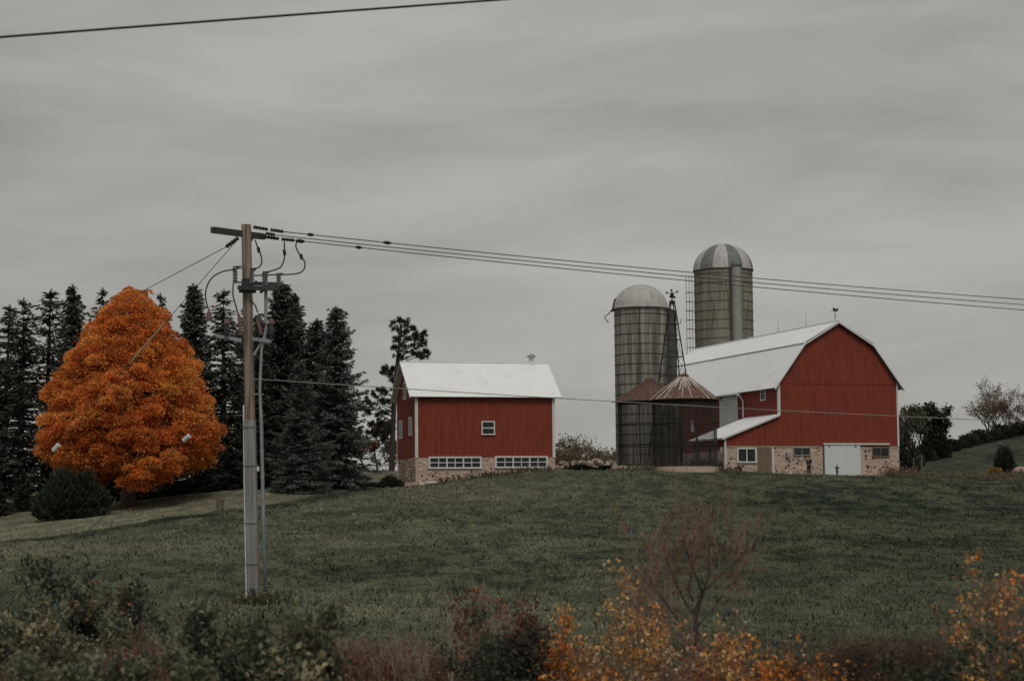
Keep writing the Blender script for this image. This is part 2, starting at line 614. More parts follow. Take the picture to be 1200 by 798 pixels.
# ------------------------------------------------------------------ building materials
RED = mat('red_siding', (0.262, 0.054, 0.030), (0.192, 0.037, 0.021), rough=0.6, scale=1.2, stretch=(2.5, 2.5, 0.25), spec=0.25, lo=0.3, hi=0.7, c3=(0.160, 0.032, 0.020), scale3=1.5)
ROOF = mat('white_metal_roof', (0.85, 0.86, 0.87), (0.81, 0.82, 0.83), rough=0.5, scale=0.5, spec=0.3, c3=(0.77, 0.78, 0.79), scale3=1.0)
TRIM = mat('white_trim_paint', (0.70, 0.70, 0.67), (0.58, 0.58, 0.55), rough=0.7, scale=2.5)
DARKWOOD = mat('soffit_shadow_wood', (0.10, 0.095, 0.09), (0.07, 0.065, 0.06), scale=5)
DOORW = mat('white_door_paint', (0.66, 0.69, 0.68), (0.60, 0.63, 0.62), rough=0.6, scale=1.0, stretch=(2, 2, 0.3))
GLASS = mat('window_glass', (0.040, 0.046, 0.045), (0.018, 0.022, 0.022), rough=0.30, spec=0.22, scale=1.4)
MORTAR = mat('stone_mortar', (0.54, 0.42, 0.345), (0.45, 0.34, 0.275), rough=0.95, scale=1.3, bump=0.5, bscale=9, c3=(0.40, 0.28, 0.21), scale3=2.0)
STONE = colmat('fieldstone', vary=0.25, scale=5)
PLANK = mat('weathered_plank', (0.26, 0.19, 0.13), (0.15, 0.105, 0.07), scale=2.0, stretch=(6, 6, 0.5))
CONC = mat('concrete', (0.36, 0.34, 0.30), (0.27, 0.25, 0.21), scale=1.5, bump=0.3)
IRON = mat('dark_iron', (0.045, 0.042, 0.04), (0.03, 0.026, 0.022), rough=0.7, scale=6)
STEEL = mat('grey_galvanised_steel', (0.34, 0.35, 0.36), (0.25, 0.26, 0.27), rough=0.5, metal=0.3, scale=2.5)
WHITE = mat('white_plastic', (0.7, 0.7, 0.68), (0.6, 0.6, 0.58), scale=5)

STONE_COLS = [(0.54, 0.43, 0.34), (0.50, 0.38, 0.30), (0.44, 0.33, 0.25), (0.56, 0.46, 0.37), (0.46, 0.32, 0.25), (0.36, 0.25, 0.19), (0.52, 0.44, 0.36)]
STONE_DARK = [(0.075, 0.055, 0.045), (0.10, 0.065, 0.05), (0.14, 0.06, 0.045), (0.06, 0.05, 0.048)]


def lean_x(px, o, d):
    """distance along o+t*d (ground plan) at which photo column px (taken on the horizon) is met"""
    k = (px - W0 / 2) / FPX
    return (k * o[1] - o[0]) / (d[0] - k * d[1])


def stones(rng, width, z0, z1, holes, topf=None, botf=None, size=0.34, dark=0.24):
    """field stones on the plane y=0 (facing -y), x 0..width; holes = (x0,x1,z0,z1)"""
    mb = MB()
    nz = max(2, int(round((z1 - z0) / (size * 0.85))))
    dz = (z1 - z0) / nz
    for r in range(nz):
        x = -rng.uniform(0, 0.15)
        while x < width:
            w = size * rng.uniform(0.6, 1.5)
            cx, cz = x + w / 2, z0 + (r + 0.5) * dz + rng.uniform(-0.12, 0.12)
            x += w
            if cx - w / 2 < 0.02 or cx + w / 2 > width - 0.02: continue
            if any(cx + w * .5 > h[0] and cx - w * .5 < h[1] and cz + dz * .5 > h[2] and cz - dz * .5 < h[3] for h in holes): continue
            if rng.random() < 0.28: continue
            if rng.random() < dark:
                col = STONE_DARK[rng.integers(len(STONE_DARK))]; sh = rng.uniform(0.55, 0.85)
            else:
                col = STONE_COLS[rng.integers(len(STONE_COLS))]; sh = 0.92
            n = 7
            a0 = rng.uniform(0, 6.28)
            prd = rng.uniform(0.025, 0.07)
            v, q = [], []
            rr = [rng.uniform(0.82, 1.08) for _ in range(n)]
            for lay, (s_, y_) in enumerate(((1.0, 0.01), (0.9, -prd * 0.7), (0.5, -prd))):
                for k in range(n):
                    a = a0 + 2 * math.pi * k / n
                    v.append((cx + math.cos(a) * w * 0.5 * rr[k] * s_ * sh, y_, cz + math.sin(a) * dz * 0.52 * rr[k] * s_ * sh))
            for lay in range(2):
                for k in range(n):
                    k2 = (k + 1) % n
                    q.append((lay * n + k, lay * n + k2, (lay + 1) * n + k2, (lay + 1) * n + k))
            q.append(tuple(2 * n + k for k in range(n)))
            kk = rng.uniform(0.85, 1.15)
            mb.add(v, q, 0, tuple(c * kk for c in col))
    return mb


def siding(mb, o, ax, nrm, width, bot, top, step=0.30, proud=0.028, rib=0.05, mi=0):
    """ribbed metal siding from bot(x) to top(x) over a wall; o corner, ax horizontal unit axis, nrm outward"""
    o, ax, nrm = (np.asarray(q, float) for q in (o, ax, nrm))
    xs = [0.0]
    off = [0.0]
    n = int(width / step)
    st = width / n
    for i in range(n):
        x0 = i * st
        for q, h in ((st * 0.5 - rib, 0), (st * 0.5 - rib * 0.5, proud), (st * 0.5 + rib * 0.5, proud), (st * 0.5 + rib, 0), (st, 0)):
            xs.append(x0 + q); off.append(h)
    v, f = [], []
    for x, h in zip(xs, off):
        for z in (bot(x), top(x)):
            v.append(o + ax * x + nrm * h + np.array([0, 0, z]))
    for i in range(len(xs) - 1):
        f.append((2 * i, 2 * i + 2, 2 * i + 3, 2 * i + 1))
    mb.add(v, f, mi)


def window(parent, x0, x1, z0, z1, cols, rows, y=-0.03, fr=0.09, bar=0.05, axis='x', name='window', trim=None, groups=None):
    """framed window on the plane y (facing -y) or, with axis 'y', on the plane x=y facing -x. frame part with panes as sub-parts"""
    def T(u, d, z):
        return (u, d, z) if axis == 'x' else (d, u, z)
    mb = MB()

    def bx(u0, u1, z0_, z1_, d0, d1):
        if axis == 'x': mb.box(u0, u1, d0, d1, z0_, z1_)
        else: mb.box(d0, d1, u0, u1, z0_, z1_)
    d0, d1 = y - (0.075 if axis == 'x' else 0.048), y + 0.02
    bx(x0 - fr, x1 + fr, z1, z1 + fr, d0, d1)
    bx(x0 - fr - 0.04, x1 + fr + 0.04, z0 - fr, z0, d0 - (0.04 if axis == 'x' else 0.004), d1)
    bx(x0 - fr, x0, z0, z1, d0, d1)
    bx(x1, x1 + fr, z0, z1, d0, d1)
    w, h = (x1 - x0) / cols, (z1 - z0) / rows
    for i in range(1, cols):
        b = bar * (1.8 if groups and i % groups == 0 else 1)
        bx(x0 + i * w - b / 2, x0 + i * w + b / 2, z0, z1, d0 + 0.02, d1)
    for j in range(1, rows):
        bx(x0, x1, z0 + j * h - bar / 2, z0 + j * h + bar / 2, d0 + 0.023, d1)
    o = mb.build(name, trim or TRIM, parent)
    for i in range(cols):
        for j in range(rows):
            mb = MB()
            u0, u1 = x0 + i * w + bar * .3, x0 + (i + 1) * w - bar * .3
            a, b = z0 + j * h + bar * .3, z0 + (j + 1) * h - bar * .3
            if axis == 'x': mb.box(u0, u1, y - 0.045, y - 0.03, a, b)
            else: mb.box(y - 0.045, y - 0.03, u0, u1, a, b)
            mb.build('pane', GLASS, o)
    return o


def slab(mb, pts, axis_v, th, mi=0):
    """extrude a 2-D outline strip: pts list of 3-D points of the upper edge line, swept by axis_v, thickness th downwards"""
    axis_v = np.asarray(axis_v, float)
    for a, b in zip(pts[:-1], pts[1:]):
        a, b = np.asarray(a, float), np.asarray(b, float)
        n = norm(np.cross(b - a, axis_v))
        if n[2] < 0: n = -n
        mb.obox(a - n * th, b - a, axis_v, n * th, mi)


# ------------------------------------------------------------------ large gambrel barn with lean-to
A_B = math.radians(18.5)
o_b = P(914, 553, 185)
zb = 2.4 + 3.38
barn = thing('gambrel_barn', (o_b.x, o_b.y, zb), 'large red gambrel barn with white metal roof, lean-to shed and stone basement', 'barn', rz=A_B)
BW, BL = 12.7, 33.0
Z_S, Z_E, Z_K, Z_P, X_K = 2.45, 8.35, 12.2, 14.25, 2.8
SH = 0.02


def gtop(x):
    x = min(x, BW - x)
    if x < X_K: return Z_E + (Z_K - Z_E) * x / X_K
    return Z_K + (Z_P - Z_K) * (x - X_K) / (BW / 2 - X_K)


rs = np.random.default_rng(11)
LW, LT, LE, LLEN = 5.64, 5.35, 3.3, 7.3          # lean-to width, top, eave, length
ltop = lambda x: LE + (LT - LE) * x / LW         # x from the outer edge
# stone basement
mb = MB()
mb.box(0, BW, 0.0, BL, -1.2, Z_S + 0.05)
mb.box(-LW, -0.001, 0.001, 0.45, -1.2, Z_S + 0.05)
base = mb.build('basement_wall', MORTAR, barn)
ux = np.array([math.cos(A_B), math.sin(A_B)]); og = (o_b.x, o_b.y)
gxp = lambda px: lean_x(px, og, ux)
d0, d1 = gxp(964), gxp(1006)
wA0, wA1 = gxp(928.5), gxp(947)
wB0, wB1 = gxp(1021), gxp(1039)
wL0, wL1 = gxp(863.5), gxp(883)
dr0, dr1 = gxp(886), gxp(902)
holes = [(d0 - .1, d1 + .1, -2, 3), (wA0 - .1, wA1 + .1, 1.55, 3), (wB0 - .15, wB1 + .15, 1.45, 3)]
so = stones(rs, BW, -0.3, Z_S - 0.05, holes).build('stone', STONE, base); so['kind'] = 'stuff'
sl = stones(rs, LW, -0.3, Z_S - 0.05, [(wL0 + LW - .2, wL1 + LW + .2, .9, 3), (dr0 + LW - .1, dr1 + LW + .15, -2, 3)]).build('stone', STONE, base)
sl.location.x = -LW; sl['kind'] = 'stuff'
# gable wall siding: lower field and, lapped over it, the upper field
mb = MB()
mb.add([(0, .02, Z_S), (BW, .02, Z_S), (BW, .02, Z_E), (BW - X_K, .02, Z_K), (BW / 2, .02, Z_P), (X_K, .02, Z_K), (0, .02, Z_E)], [(0, 1, 2, 3, 4, 5, 6)])
siding(mb, (0, 0, 0), (1, 0, 0), (0, -1, 0), BW, lambda x: Z_S - 0.06, lambda x: min(Z_E + 0.05, gtop(x)))
siding(mb, (0, -0.035, 0), (1, 0, 0), (0, -1, 0), BW, lambda x: Z_E, lambda x: gtop(x) - 0.01)
mb.build('gable_siding', RED, barn)
mb = MB()
siding(mb, (-LW, 0.0, 0), (1, 0, 0), (0, -1, 0), LW, lambda x: Z_S - 0.06, lambda x: ltop(x) - 0.02)
mb.add([(-LW, .03, Z_S), (0, .03, Z_S), (0, .03, LT), (-LW, .03, LE)], [(0, 1, 2, 3)])
mb.build('lean_to_siding', RED, barn)
mb = MB()
siding(mb, (0, BL, 0), (0, -1, 0), (-1, 0, 0), BL, lambda x: Z_S - 0.05, lambda x: Z_E + 0.15)
mb.build('side_siding', RED, barn)
mb = MB()
siding(mb, (BW, 0, 0), (0, 1, 0), (1, 0, 0), BL, lambda x: Z_S - 0.05, lambda x: Z_E + 0.15)
mb.add([(0, BL, Z_S), (BW, BL, Z_S), (BW, BL, Z_E), (BW - X_K, BL, Z_K), (BW / 2, BL, Z_P), (X_K, BL, Z_K), (0, BL, Z_E)], [(6, 5, 4, 3, 2, 1, 0)])
mb.build('far_siding', RED, barn)
# lean-to side band, hung below the eave, with posts
mb = MB()
siding(mb, (-LW, LLEN, 0), (0, -1, 0), (-1, 0, 0), LLEN - 0.02, lambda x: 2.35, lambda x: LE - 0.05)
mb.build('lean_to_side_band', RED, barn)
for t in (0.3, 3.6, LLEN - 0.15):
    MB().box(-LW + .05, -LW + .2, t - .08, t + .08, -1.0, LE - .08).build('post', TRIM if t > 6 else PLANK, barn)
# roof: four planes with standing ribs, overhanging the gables
OH = 0.42
k1 = (Z_K - Z_E) / X_K
k2 = (Z_P - Z_K) / (BW / 2 - X_K)
eo = 0.55                                      # eave kick-out
pl = [(-eo, Z_E - 0.30), (0.35, Z_E + 0.35 * k1 + 0.06), (X_K - 0.02, Z_K + 0.10), (BW / 2, Z_P + 0.14)]


def roof_plane(a, b, y0, y1, name, ribs=0.6, parent=barn):
    mb = MB()
    a3, b3 = np.array([a[0], y0, a[1]]), np.array([b[0], y0, b[1]])
    slab(mb, [a3, b3], (0, y1 - y0, 0), 0.06)
    n = norm(np.cross(b3 - a3, (0, 1, 0)))
    if n[2] < 0: n = -n
    L_ = y1 - y0
    k = int(L_ / ribs)
    for i in range(1, k):
        p = a3 + np.array([0, L_ * i / k - 0.02, 0])
        mb.obox(p, (b3 - a3) * 0.998, (0, 0.04, 0), n * 0.016)
    return mb.build(name, ROOF, parent)


mir = lambda p: (BW - p[0], p[1])
mid = [(-eo, Z_E - 0.24), (X_K - 0.06, Z_K + 0.07)]
roof_plane((-eo, Z_E - 0.42), (X_K - 0.08, Z_K + 0.09), -OH, BL + OH, 'lower_roof_slope')
roof_plane((X_K - 0.30, Z_K + 0.02), (BW / 2, Z_P + 0.16), -OH - .003, BL + OH + .003, 'upper_roof_slope')
roof_plane(mir((-eo, Z_E - 0.42)), mir((X_K - 0.08, Z_K + 0.09)), -OH, BL + OH, 'lower_roof_slope')
roof_plane(mir((X_K - 0.30, Z_K + 0.02)), mir((BW / 2 + .0, Z_P + 0.157)), -OH - .003, BL + OH + .003, 'upper_roof_slope')
MB().box(BW / 2 - .18, BW / 2 + .18, -OH - .02, BL + OH, Z_P + .10, Z_P + .20).build('ridge_cap', ROOF, barn)
# rake boards along the gable edge
mb = MB()
prof = [(-eo, Z_E - 0.50), (X_K - 0.08, Z_K - 0.02), (BW / 2, Z_P + 0.06), (BW - X_K + 0.08, Z_K - 0.02), (BW + eo, Z_E - 0.50)]
for i, (a, b) in enumerate(zip(prof[:-1], prof[1:])):
    e = 0.002 * i
    mb.obox((a[0], -OH - 0.03 - e, a[1] - 0.16), (b[0] - a[0], 0, b[1] - a[1]), (0, 0.05, 0), (0, 0, 0.18))
mb.build('rake_board', TRIM, barn)
mb = MB()
for a, b in zip(prof[:-1], prof[1:]):
    mb.obox((a[0], -OH, a[1] - 0.04), (b[0] - a[0], 0, b[1] - a[1]), (0, OH - .04, 0), (0, 0, 0.03))
mb.build('soffit', DARKWOOD, barn)
for x in (-0.02, BW - 0.16):
    MB().box(x, x + 0.18, -0.07, 0.06, (LT if x < 0 else Z_S), Z_E + (0.1 if x < 0 else .15)).build('corner_board', TRIM, barn)
MB().box(-0.075, -0.03, -0.05, 0.16, LT, Z_E).build('corner_board', TRIM, barn)
MB().box(-LW - .06, -LW + .14, -.08, -.03, .2, LE - .05).build('corner_board', TRIM, barn)
MB().box(0.03, gxp(961), -0.06, -0.02, Z_S - 0.12, Z_S - 0.02).build('sill_flashing', mat('tan_trim', (0.42, 0.38, 0.30)), barn)
MB().box(gxp(1041), BW - .03, -0.06, -0.02, Z_S - 0.12, Z_S - 0.02).build('sill_flashing', MATS['tan_trim'], barn)
MB().box(-LW + .2, -.05, -0.06, -0.02, Z_S - 0.12, Z_S - 0.02).build('sill_flashing', MATS['tan_trim'], barn)
# lean-to roof
mb = MB()
a3, b3 = np.array([-LW - .35, -.3, LE - .10]), np.array([-.03, -.3, LT + .10])
slab(mb, [a3, b3], (0, LLEN + .6, 0), .07)
n_ = norm(np.cross(b3 - a3, (0, 1, 0))); n_ = n_ if n_[2] > 0 else -n_
for i in range(1, 12):
    mb.obox(a3 + np.array([0, (LLEN + .6) * i / 12, 0]), (b3 - a3) * .998, (0, .04, 0), n_ * .016)
mb.build('lean_to_roof', ROOF, barn)
mb = MB(); mb.obox((-LW - .33, -.34, LE - .30), (LW + .28, 0, LT - LE + .2), (0, .05, 0), (0, 0, .17)); mb.build('lean_to_rake_board', TRIM, barn)
MB().box(-LW - .37, -LW - .31, -.28, LLEN + .28, LE - .27, LE - .13).build('lean_to_fascia', TRIM, barn)
# doors
dd = MB(); dd.box(d0, d1, -0.12, -0.06, -0.6, Z_S + 0.10)
door = dd.build('sliding_door', DOORW, barn)
for x in (d0 + .45, d1 - .55): MB().box(x, x + .1, -.17, -.121, Z_S - .10, Z_S + .12).build('roller_hanger', IRON, door)
MB().box(d0 - .12, gxp(1040), -.20, -.03, Z_S + .12, Z_S + .27).build('door_track', TRIM, barn)
MB().box(d0 - .13, d0 - .01, -.09, -.02, -.6, Z_S - .03).build('door_jamb', DARKWOOD, barn)
npk = 7
pw = (dr1 - dr0) / npk
dp = MB().box(dr0, dr1, -.045, -.02, -.5, 2.3).build('plank_door', DARKWOOD, barn)
for i in range(npk):
    MB().box(dr0 + i * pw + .012, dr0 + (i + 1) * pw - .012, -.075 - .006 * (i % 3), -.047, -.5, 2.28 - .02 * (i % 2)).build('plank', PLANK, dp)
MB().box(dr1 + .06, dr1 + .24, -.12, -.02, -.6, Z_S - .13).build('door_post', TRIM, barn)
# side threshing door and its details, on the wall facing the cribs
us = np.array([-math.sin(A_B), math.cos(A_B)])
sy = lambda px: lean_x(px, og, us)
t0, t1 = sy(865), sy(844)
sd = MB(); sd.box(-.14, -.07, t0, t1, 2.2, 7.75)
sdo = sd.build('threshing_door', DOORW, barn)
MB().box(-.30, -.04, t0 - 1.0, t1 + 3.0, 7.78, 7.93).build('door_track', TRIM, barn)
for t in (t0 + .5, t1 - .5): MB().box(-.17, -.141, t, t + .12, 7.4, 7.77).build('roller_hanger', IRON, sdo)
mb = MB(); mb.tube([(-.62, t1 + 4, Z_E - .50), (-.62, t0 - 1.0, Z_E - .56), (-.45, t0 - 1.2, Z_E - .72), (-.13, t0 - 1.3, Z_E - 1.2), (-.13, t0 - 1.3, 5.5)], .09, 6)
mb.build('downspout', TRIM, barn)
tw = sy(894.5)
window(barn, tw - .42, tw + .42, 7.0, 8.1, 1, 2, y=-.04, axis='y', fr=.11)
window(barn, wA0, wA1, 1.62, 2.26, 2, 1, y=-.03, fr=.07, trim=MATS['tan_trim'])
window(barn, wB0, wB1, 1.52, 2.26, 2, 1, y=-.03, fr=.09, trim=PLANK)
window(barn, wL0, wL1, 1.0, 2.15, 2, 1, y=-.03, fr=.14, bar=.1)
MB().box(-.12, -.04, 19.5, 20.3, 4.6, 5.8).build('hatch', TRIM, barn)
MB().box(-.13, -.04, 24.6, 24.9, 1.0, 6.0).build('door_frame', TRIM, barn)
# wall lamp box and pipe beside the basement door
MB().box(gxp(919), gxp(923), -.3, -.02, 1.35, 1.8).build('meter_box', STEEL, barn)
# ridge ornaments: weathervane and lightning rods
vy = 0.35
mb = MB(); zt = Z_P + .18
mb.tube([(BW / 2, vy, zt), (BW / 2, vy, zt + 1.25)], .03, 5)
mb.tube([(BW / 2 - .45, vy, zt + .95), (BW / 2 + .35, vy, zt + .95)], .022, 4)
mb.add([(BW / 2 - .15, vy, zt + .97), (BW / 2 + .3, vy, zt + .97), (BW / 2 + .38, vy, zt + 1.3), (BW / 2 + .12, vy, zt + 1.15), (BW / 2 - .1, vy, zt + 1.28), (BW / 2 - .28, vy, zt + 1.2)], [(0, 1, 2, 3, 4, 5)])
mb.add([(BW / 2 - .15, vy + .03, zt + .97), (BW / 2 + .3, vy + .03, zt + .97), (BW / 2 + .38, vy + .03, zt + 1.3), (BW / 2 + .12, vy + .03, zt + 1.15), (BW / 2 - .1, vy + .03, zt + 1.28), (BW / 2 - .28, vy + .03, zt + 1.2)], [(5, 4, 3, 2, 1, 0)])
mb.lathe((BW / 2, vy, zt + .5), [(.01, -.1), (.09, 0), (.01, .1)], 8)
mb.build('weathervane', IRON, barn)
for y, h in ((6.4, 1.5), (12.6, 1.55), (19.5, 1.35)):
    MB().tube([(BW / 2, y, zt - .03), (BW / 2, y, zt + h * .5), (BW / 2, y, zt + h)], [.035, .022, .012], 5).build('lightning_rod', STEEL, barn)

# ------------------------------------------------------------------ small gable barn
A_S = math.radians(14.0)
o_s = P(487, 560, 170)
zs = 4.55
sb = thing('gable_barn', (o_s.x, o_s.y, zs), 'small red gable barn with white metal roof on a stone foundation', 'barn', rz=A_S)
SW, SL = 8.4, 12.5
S_S, S_W, S_R = 2.5, 8.0, 11.0
uxs = np.array([math.cos(A_S), math.sin(A_S)]); ogs = (o_s.x, o_s.y)
sx = lambda px: lean_x(px, ogs, uxs)
mb = MB(); mb.box(0, SL, 0, SW, -1.5, S_S + .04)
base = mb.build('foundation_wall', MORTAR, sb)
w1, w2, w3, w4 = sx(503), sx(561), sx(580.5), sx(638.5)
q = stones(rs, SL, -.6, S_S - .03, [(w1 - .15, w2 + .15, 1.45, 3), (w3 - .15, w4 + .15, 1.45, 3)]).build('stone', STONE, base); q['kind'] = 'stuff'
q = stones(rs, SW, -.6, S_S - .03, [(1.2, 3.4, -2, 2.3)]).build('stone', STONE, base)
q.rotation_euler.z = -math.pi / 2; q.location = (0, SW, 0); q['kind'] = 'stuff'
q = stones(rs, SW, -.2, S_S - .03, []).build('stone', STONE, base)
q.rotation_euler.z = math.pi / 2; q.location = (SL, 0, 0); q['kind'] = 'stuff'
mb = MB(); siding(mb, (0, 0, 0), (1, 0, 0), (0, -1, 0), SL, lambda x: S_S - .05, lambda x: S_W + .1)
mb.build('front_siding', RED, sb)
gt = lambda x: S_W + (S_R - S_W) * (1 - abs(x - SW / 2) / (SW / 2))
mb = MB(); siding(mb, (0, SW, 0), (0, -1, 0), (-1, 0, 0), SW, lambda x: S_S - .05, lambda x: gt(x) - .01)
mb.build('gable_siding', RED, sb)
mb = MB(); siding(mb, (SL, 0, 0), (0, 1, 0), (1, 0, 0), SW, lambda x: S_S - .05, lambda x: gt(x) - .01)
siding(mb, (SL, SW, 0), (-1, 0, 0), (0, 1, 0), SL, lambda x: S_S - .05, lambda x: S_W + .1)
mb.build('rear_siding', RED, sb)
ks = (S_R - S_W) / (SW / 2)
for sgn, nm in ((1, 'front'), (-1, 'rear')):
    mb = MB()
    ya, yb = (-.5, SW / 2) if sgn > 0 else (SW + .5, SW / 2)
    a3 = np.array([-.55, ya, S_W - .5 * ks + .10]); b3 = np.array([-.55, yb, S_R + .10])
    slab(mb, [a3, b3], (SL + 1.1, 0, 0), .06)
    n_ = norm(np.cross(b3 - a3, (1, 0, 0))); n_ = n_ if n_[2] > 0 else -n_
    for i in range(1, 21):
        mb.obox(a3 + np.array([(SL + 1.1) * i / 21, 0, 0]), (.04, 0, 0), (b3 - a3) * .998, n_ * .016)
    mb.build(nm + '_roof_slope', ROOF, sb)
    for x in (-.58, SL + .53):
        mb = MB()
        mb.obox((x, ya, S_W - .5 * ks - .06), (.05, 0, 0), (0, yb - ya, S_R - S_W + .5 * ks), (0, 0, .13))
        mb.build('rake_board', TRIM, sb)
MB().box(-.56, SL + .56, SW / 2 - .15, SW / 2 + .15, S_R + .05, S_R + .15).build('ridge_cap', ROOF, sb)
MB().box(-.03, .22, -.075, .10, S_S - .05, S_W - .05).build('corner_board', TRIM, sb)
MB().box(SL - .22, SL + .03, -.075, .10, S_S - .05, S_W - .05).build('corner_board', TRIM, sb)
MB().box(-.06, .10, SW - .12, SW + .03, S_S - .05, S_W - .05).build('corner_board', TRIM, sb)
MB().box(-.5, SL + .5, -.40, -.03, S_W - .30, S_W - .24).build('soffit', DARKWOOD, sb)
zz_ = lambda py: 2.4 + (598.5 - py) / 13.45 - zs
xw0, xw1 = sx(564.5), sx(577.5)
window(sb, xw0, xw1, zz_(508.5), zz_(495), 1, 2, y=-.04, fr=.10, bar=.10)
window(sb, w1, w2, zz_(547.5), zz_(537), 6, 2, y=-.03, fr=.14, bar=.07, groups=2, name='strip_window')
window(sb, w3, w4, zz_(547), zz_(536.6), 6, 2, y=-.03, fr=.14, bar=.07, groups=2, name='strip_window')
window(sb, 1.5, 2.75, 4.6, 5.95, 1, 2, y=-.02, axis='y', fr=.14, bar=.1)
window(sb, 6.0, 7.25, 4.5, 5.85, 1, 2, y=-.02, axis='y', fr=.14, bar=.1)
window(sb, 4.0, 5.2, 7.9, 9.2, 1, 2, y=-.02, axis='y', fr=.14, bar=.1)
dq = MB().box(-.05, -.02, SW - 3.3, SW - 1.3 + .0, -.8, 2.2).build('plank_door', DARKWOOD, sb)
for i in range(8):
    MB().box(-.08 - .006 * (i % 3), -.052, SW - 3.3 + i * .25 + .01, SW - 3.3 + (i + 1) * .25 - .01, -.8, 2.15).build('plank', mat('pale_plank', (0.36, 0.28, 0.22), (0.25, 0.19, 0.15), scale=2, stretch=(6, 6, .5)), dq)
# roof ventilator
vx = sx(629.5) + .55
mb = MB()
mb.lathe((vx, SW / 2, S_R + .12), [(.34, -.25), (.24, .05), (.22, .42), (.30, .46), (.30, .54)], 12)
vent = mb.build('roof_ventilator', TRIM, sb)
MB().lathe((vx, SW / 2, S_R + .12), [(.46, .53), (.42, .60), (.2, .74), (.05, .82)], 12).build('ventilator_cap', STEEL, vent)

# ------------------------------------------------------------------ silos
STAVE = mat('stave_concrete', (0.33, 0.315, 0.28), (0.105, 0.10, 0.088), rough=0.95, scale=1.1, stretch=(2.2, 2.2, 0.10), bump=0.35, bscale=10, lo=.36, hi=.6, c3=(0.105, 0.09, 0.075), scale3=1.5)
STAVE2 = mat('tan_stave_concrete', (0.265, 0.25, 0.205), (0.175, 0.165, 0.135), rough=0.95, scale=1.0, stretch=(2.0, 2.0, 0.2), bump=0.3, bscale=10, c3=(0.13, 0.11, 0.085), scale3=1.7)
DOMEW = mat('weathered_white_dome', (0.48, 0.47, 0.45), (0.40, 0.39, 0.37), rough=.6, scale=1.2, stretch=(1, 1, .3), c3=(0.33, 0.31, 0.29), scale3=3)
DOMEG = mat('grey_dome_panel', (0.19, 0.20, 0.195), (0.13, 0.14, 0.135), rough=.6, scale=1.4)
HOOP = mat('rusty_hoop', (0.06, 0.048, 0.038), (0.09, 0.06, 0.04), scale=5)


def stave_wall(r, z0, z1, n):
    mb = MB(); v, f = [], []
    k = 0
    for i in range(n):
        a = 2 * math.pi * i / n; da = 2 * math.pi / n
        for aa, rr in ((a, r - .02), (a + da * .06, r), (a + da * .94, r)):
            for z in (z0, z1): v.append((rr * math.cos(aa), rr * math.sin(aa), z))
    m = 3 * n
    for i in range(m):
        j = (i + 1) % m
        f.append((2 * i, 2 * j, 2 * j + 1, 2 * i + 1))
    f.append(tuple(2 * i + 1 for i in range(m)))
    mb.add(v, f)
    return mb


# grey stave silo beside the cribs
c = P(753.5, 549, 191)
s1 = thing('stave_silo', (c.x, c.y, 5.6), 'concrete stave silo with weathered white dome cap, beside the corn cribs', 'silo')
sc = FPX / 191
r1 = 31.3 / sc
zt1 = 2.4 + (596.6 - 363) / sc - 5.6
stave_wall(r1, -.6, zt1, 44).build('stave_wall', STAVE, s1)
nh = 16
for i in range(nh):
    MB().ring((0, 0, 1.1 + (zt1 - .55 - 1.1) * i / (nh - 1)), r1 + .02, .036, 40, 4).build('hoop', HOOP, s1)
dh = 28.5 / sc
prof = [(r1 + .10, -.02), (r1 + .10, .12)] + [((r1 + .06) * math.cos(a), .12 + dh * math.sin(a)) for a in np.linspace(.05, math.pi / 2 - .02, 11)]
MB().lathe((0, 0, zt1), prof, 44).build('dome', DOMEW, s1, smooth=True)
MB().ring((0, 0, zt1 + .05), r1 + .13, .07, 44, 4).build('dome_rim', HOOP, s1)
mb = MB()
for i in range(22):
    a = 2 * math.pi * i / 22
    pts = [((r1 + .075) * math.cos(b) * math.cos(a), (r1 + .075) * math.cos(b) * math.sin(a), zt1 + .12 + dh * math.sin(b) * 1.005) for b in np.linspace(.03, 1.5, 8)]
    mb.tube(pts, .018, 3, cap=False)
mb.build('dome_seams', DOMEW, s1)['kind'] = 'stuff'
# unloading chute, half round, on the windmill side
mb = MB()
ca = math.radians(-8)
cx_, cy_ = (r1 + .25) * math.cos(ca), (r1 + .25) * math.sin(ca)
mb.lathe((cx_, cy_, 0), [(.62, -.5), (.62, zt1 - .3), (.45, zt1 - .1), (.05, zt1 + .1)], 14)
mb.build('unloading_chute', mat('dark_chute', (0.10, 0.095, 0.085), (0.07, 0.065, 0.055), scale=1.5, stretch=(2, 2, .2)), s1)
for i in range(9): MB().ring((cx_, cy_, 1.6 + i * 1.5), .64, .03, 14, 4).build('chute_band', HOOP, s1)
# hatch hood and bent filler pipe at the other side of the dome
mb = MB(); mb.obox((-r1 - .28, -.35, zt1 - .15), (.45, 0, .1), (0, .7, 0), (.30, 0, 1.25))
mb.build('roof_hatch', IRON, s1)
mb = MB(); mb.tube([(-r1 - .2, 0, zt1 + .1), (-r1 - .45, 0, zt1 - .25), (-r1 - .95, 0, zt1 - .65), (-r1 - .90, 0, zt1 - .8), (-r1 - .55, 0, zt1 - 1.25)], .05, 6)
mb.build('filler_pipe', IRON, s1)
MB().box(-r1 - .35, -r1 + .2, -.05, .05, 7.2, 7.28).build('bracket', IRON, s1)

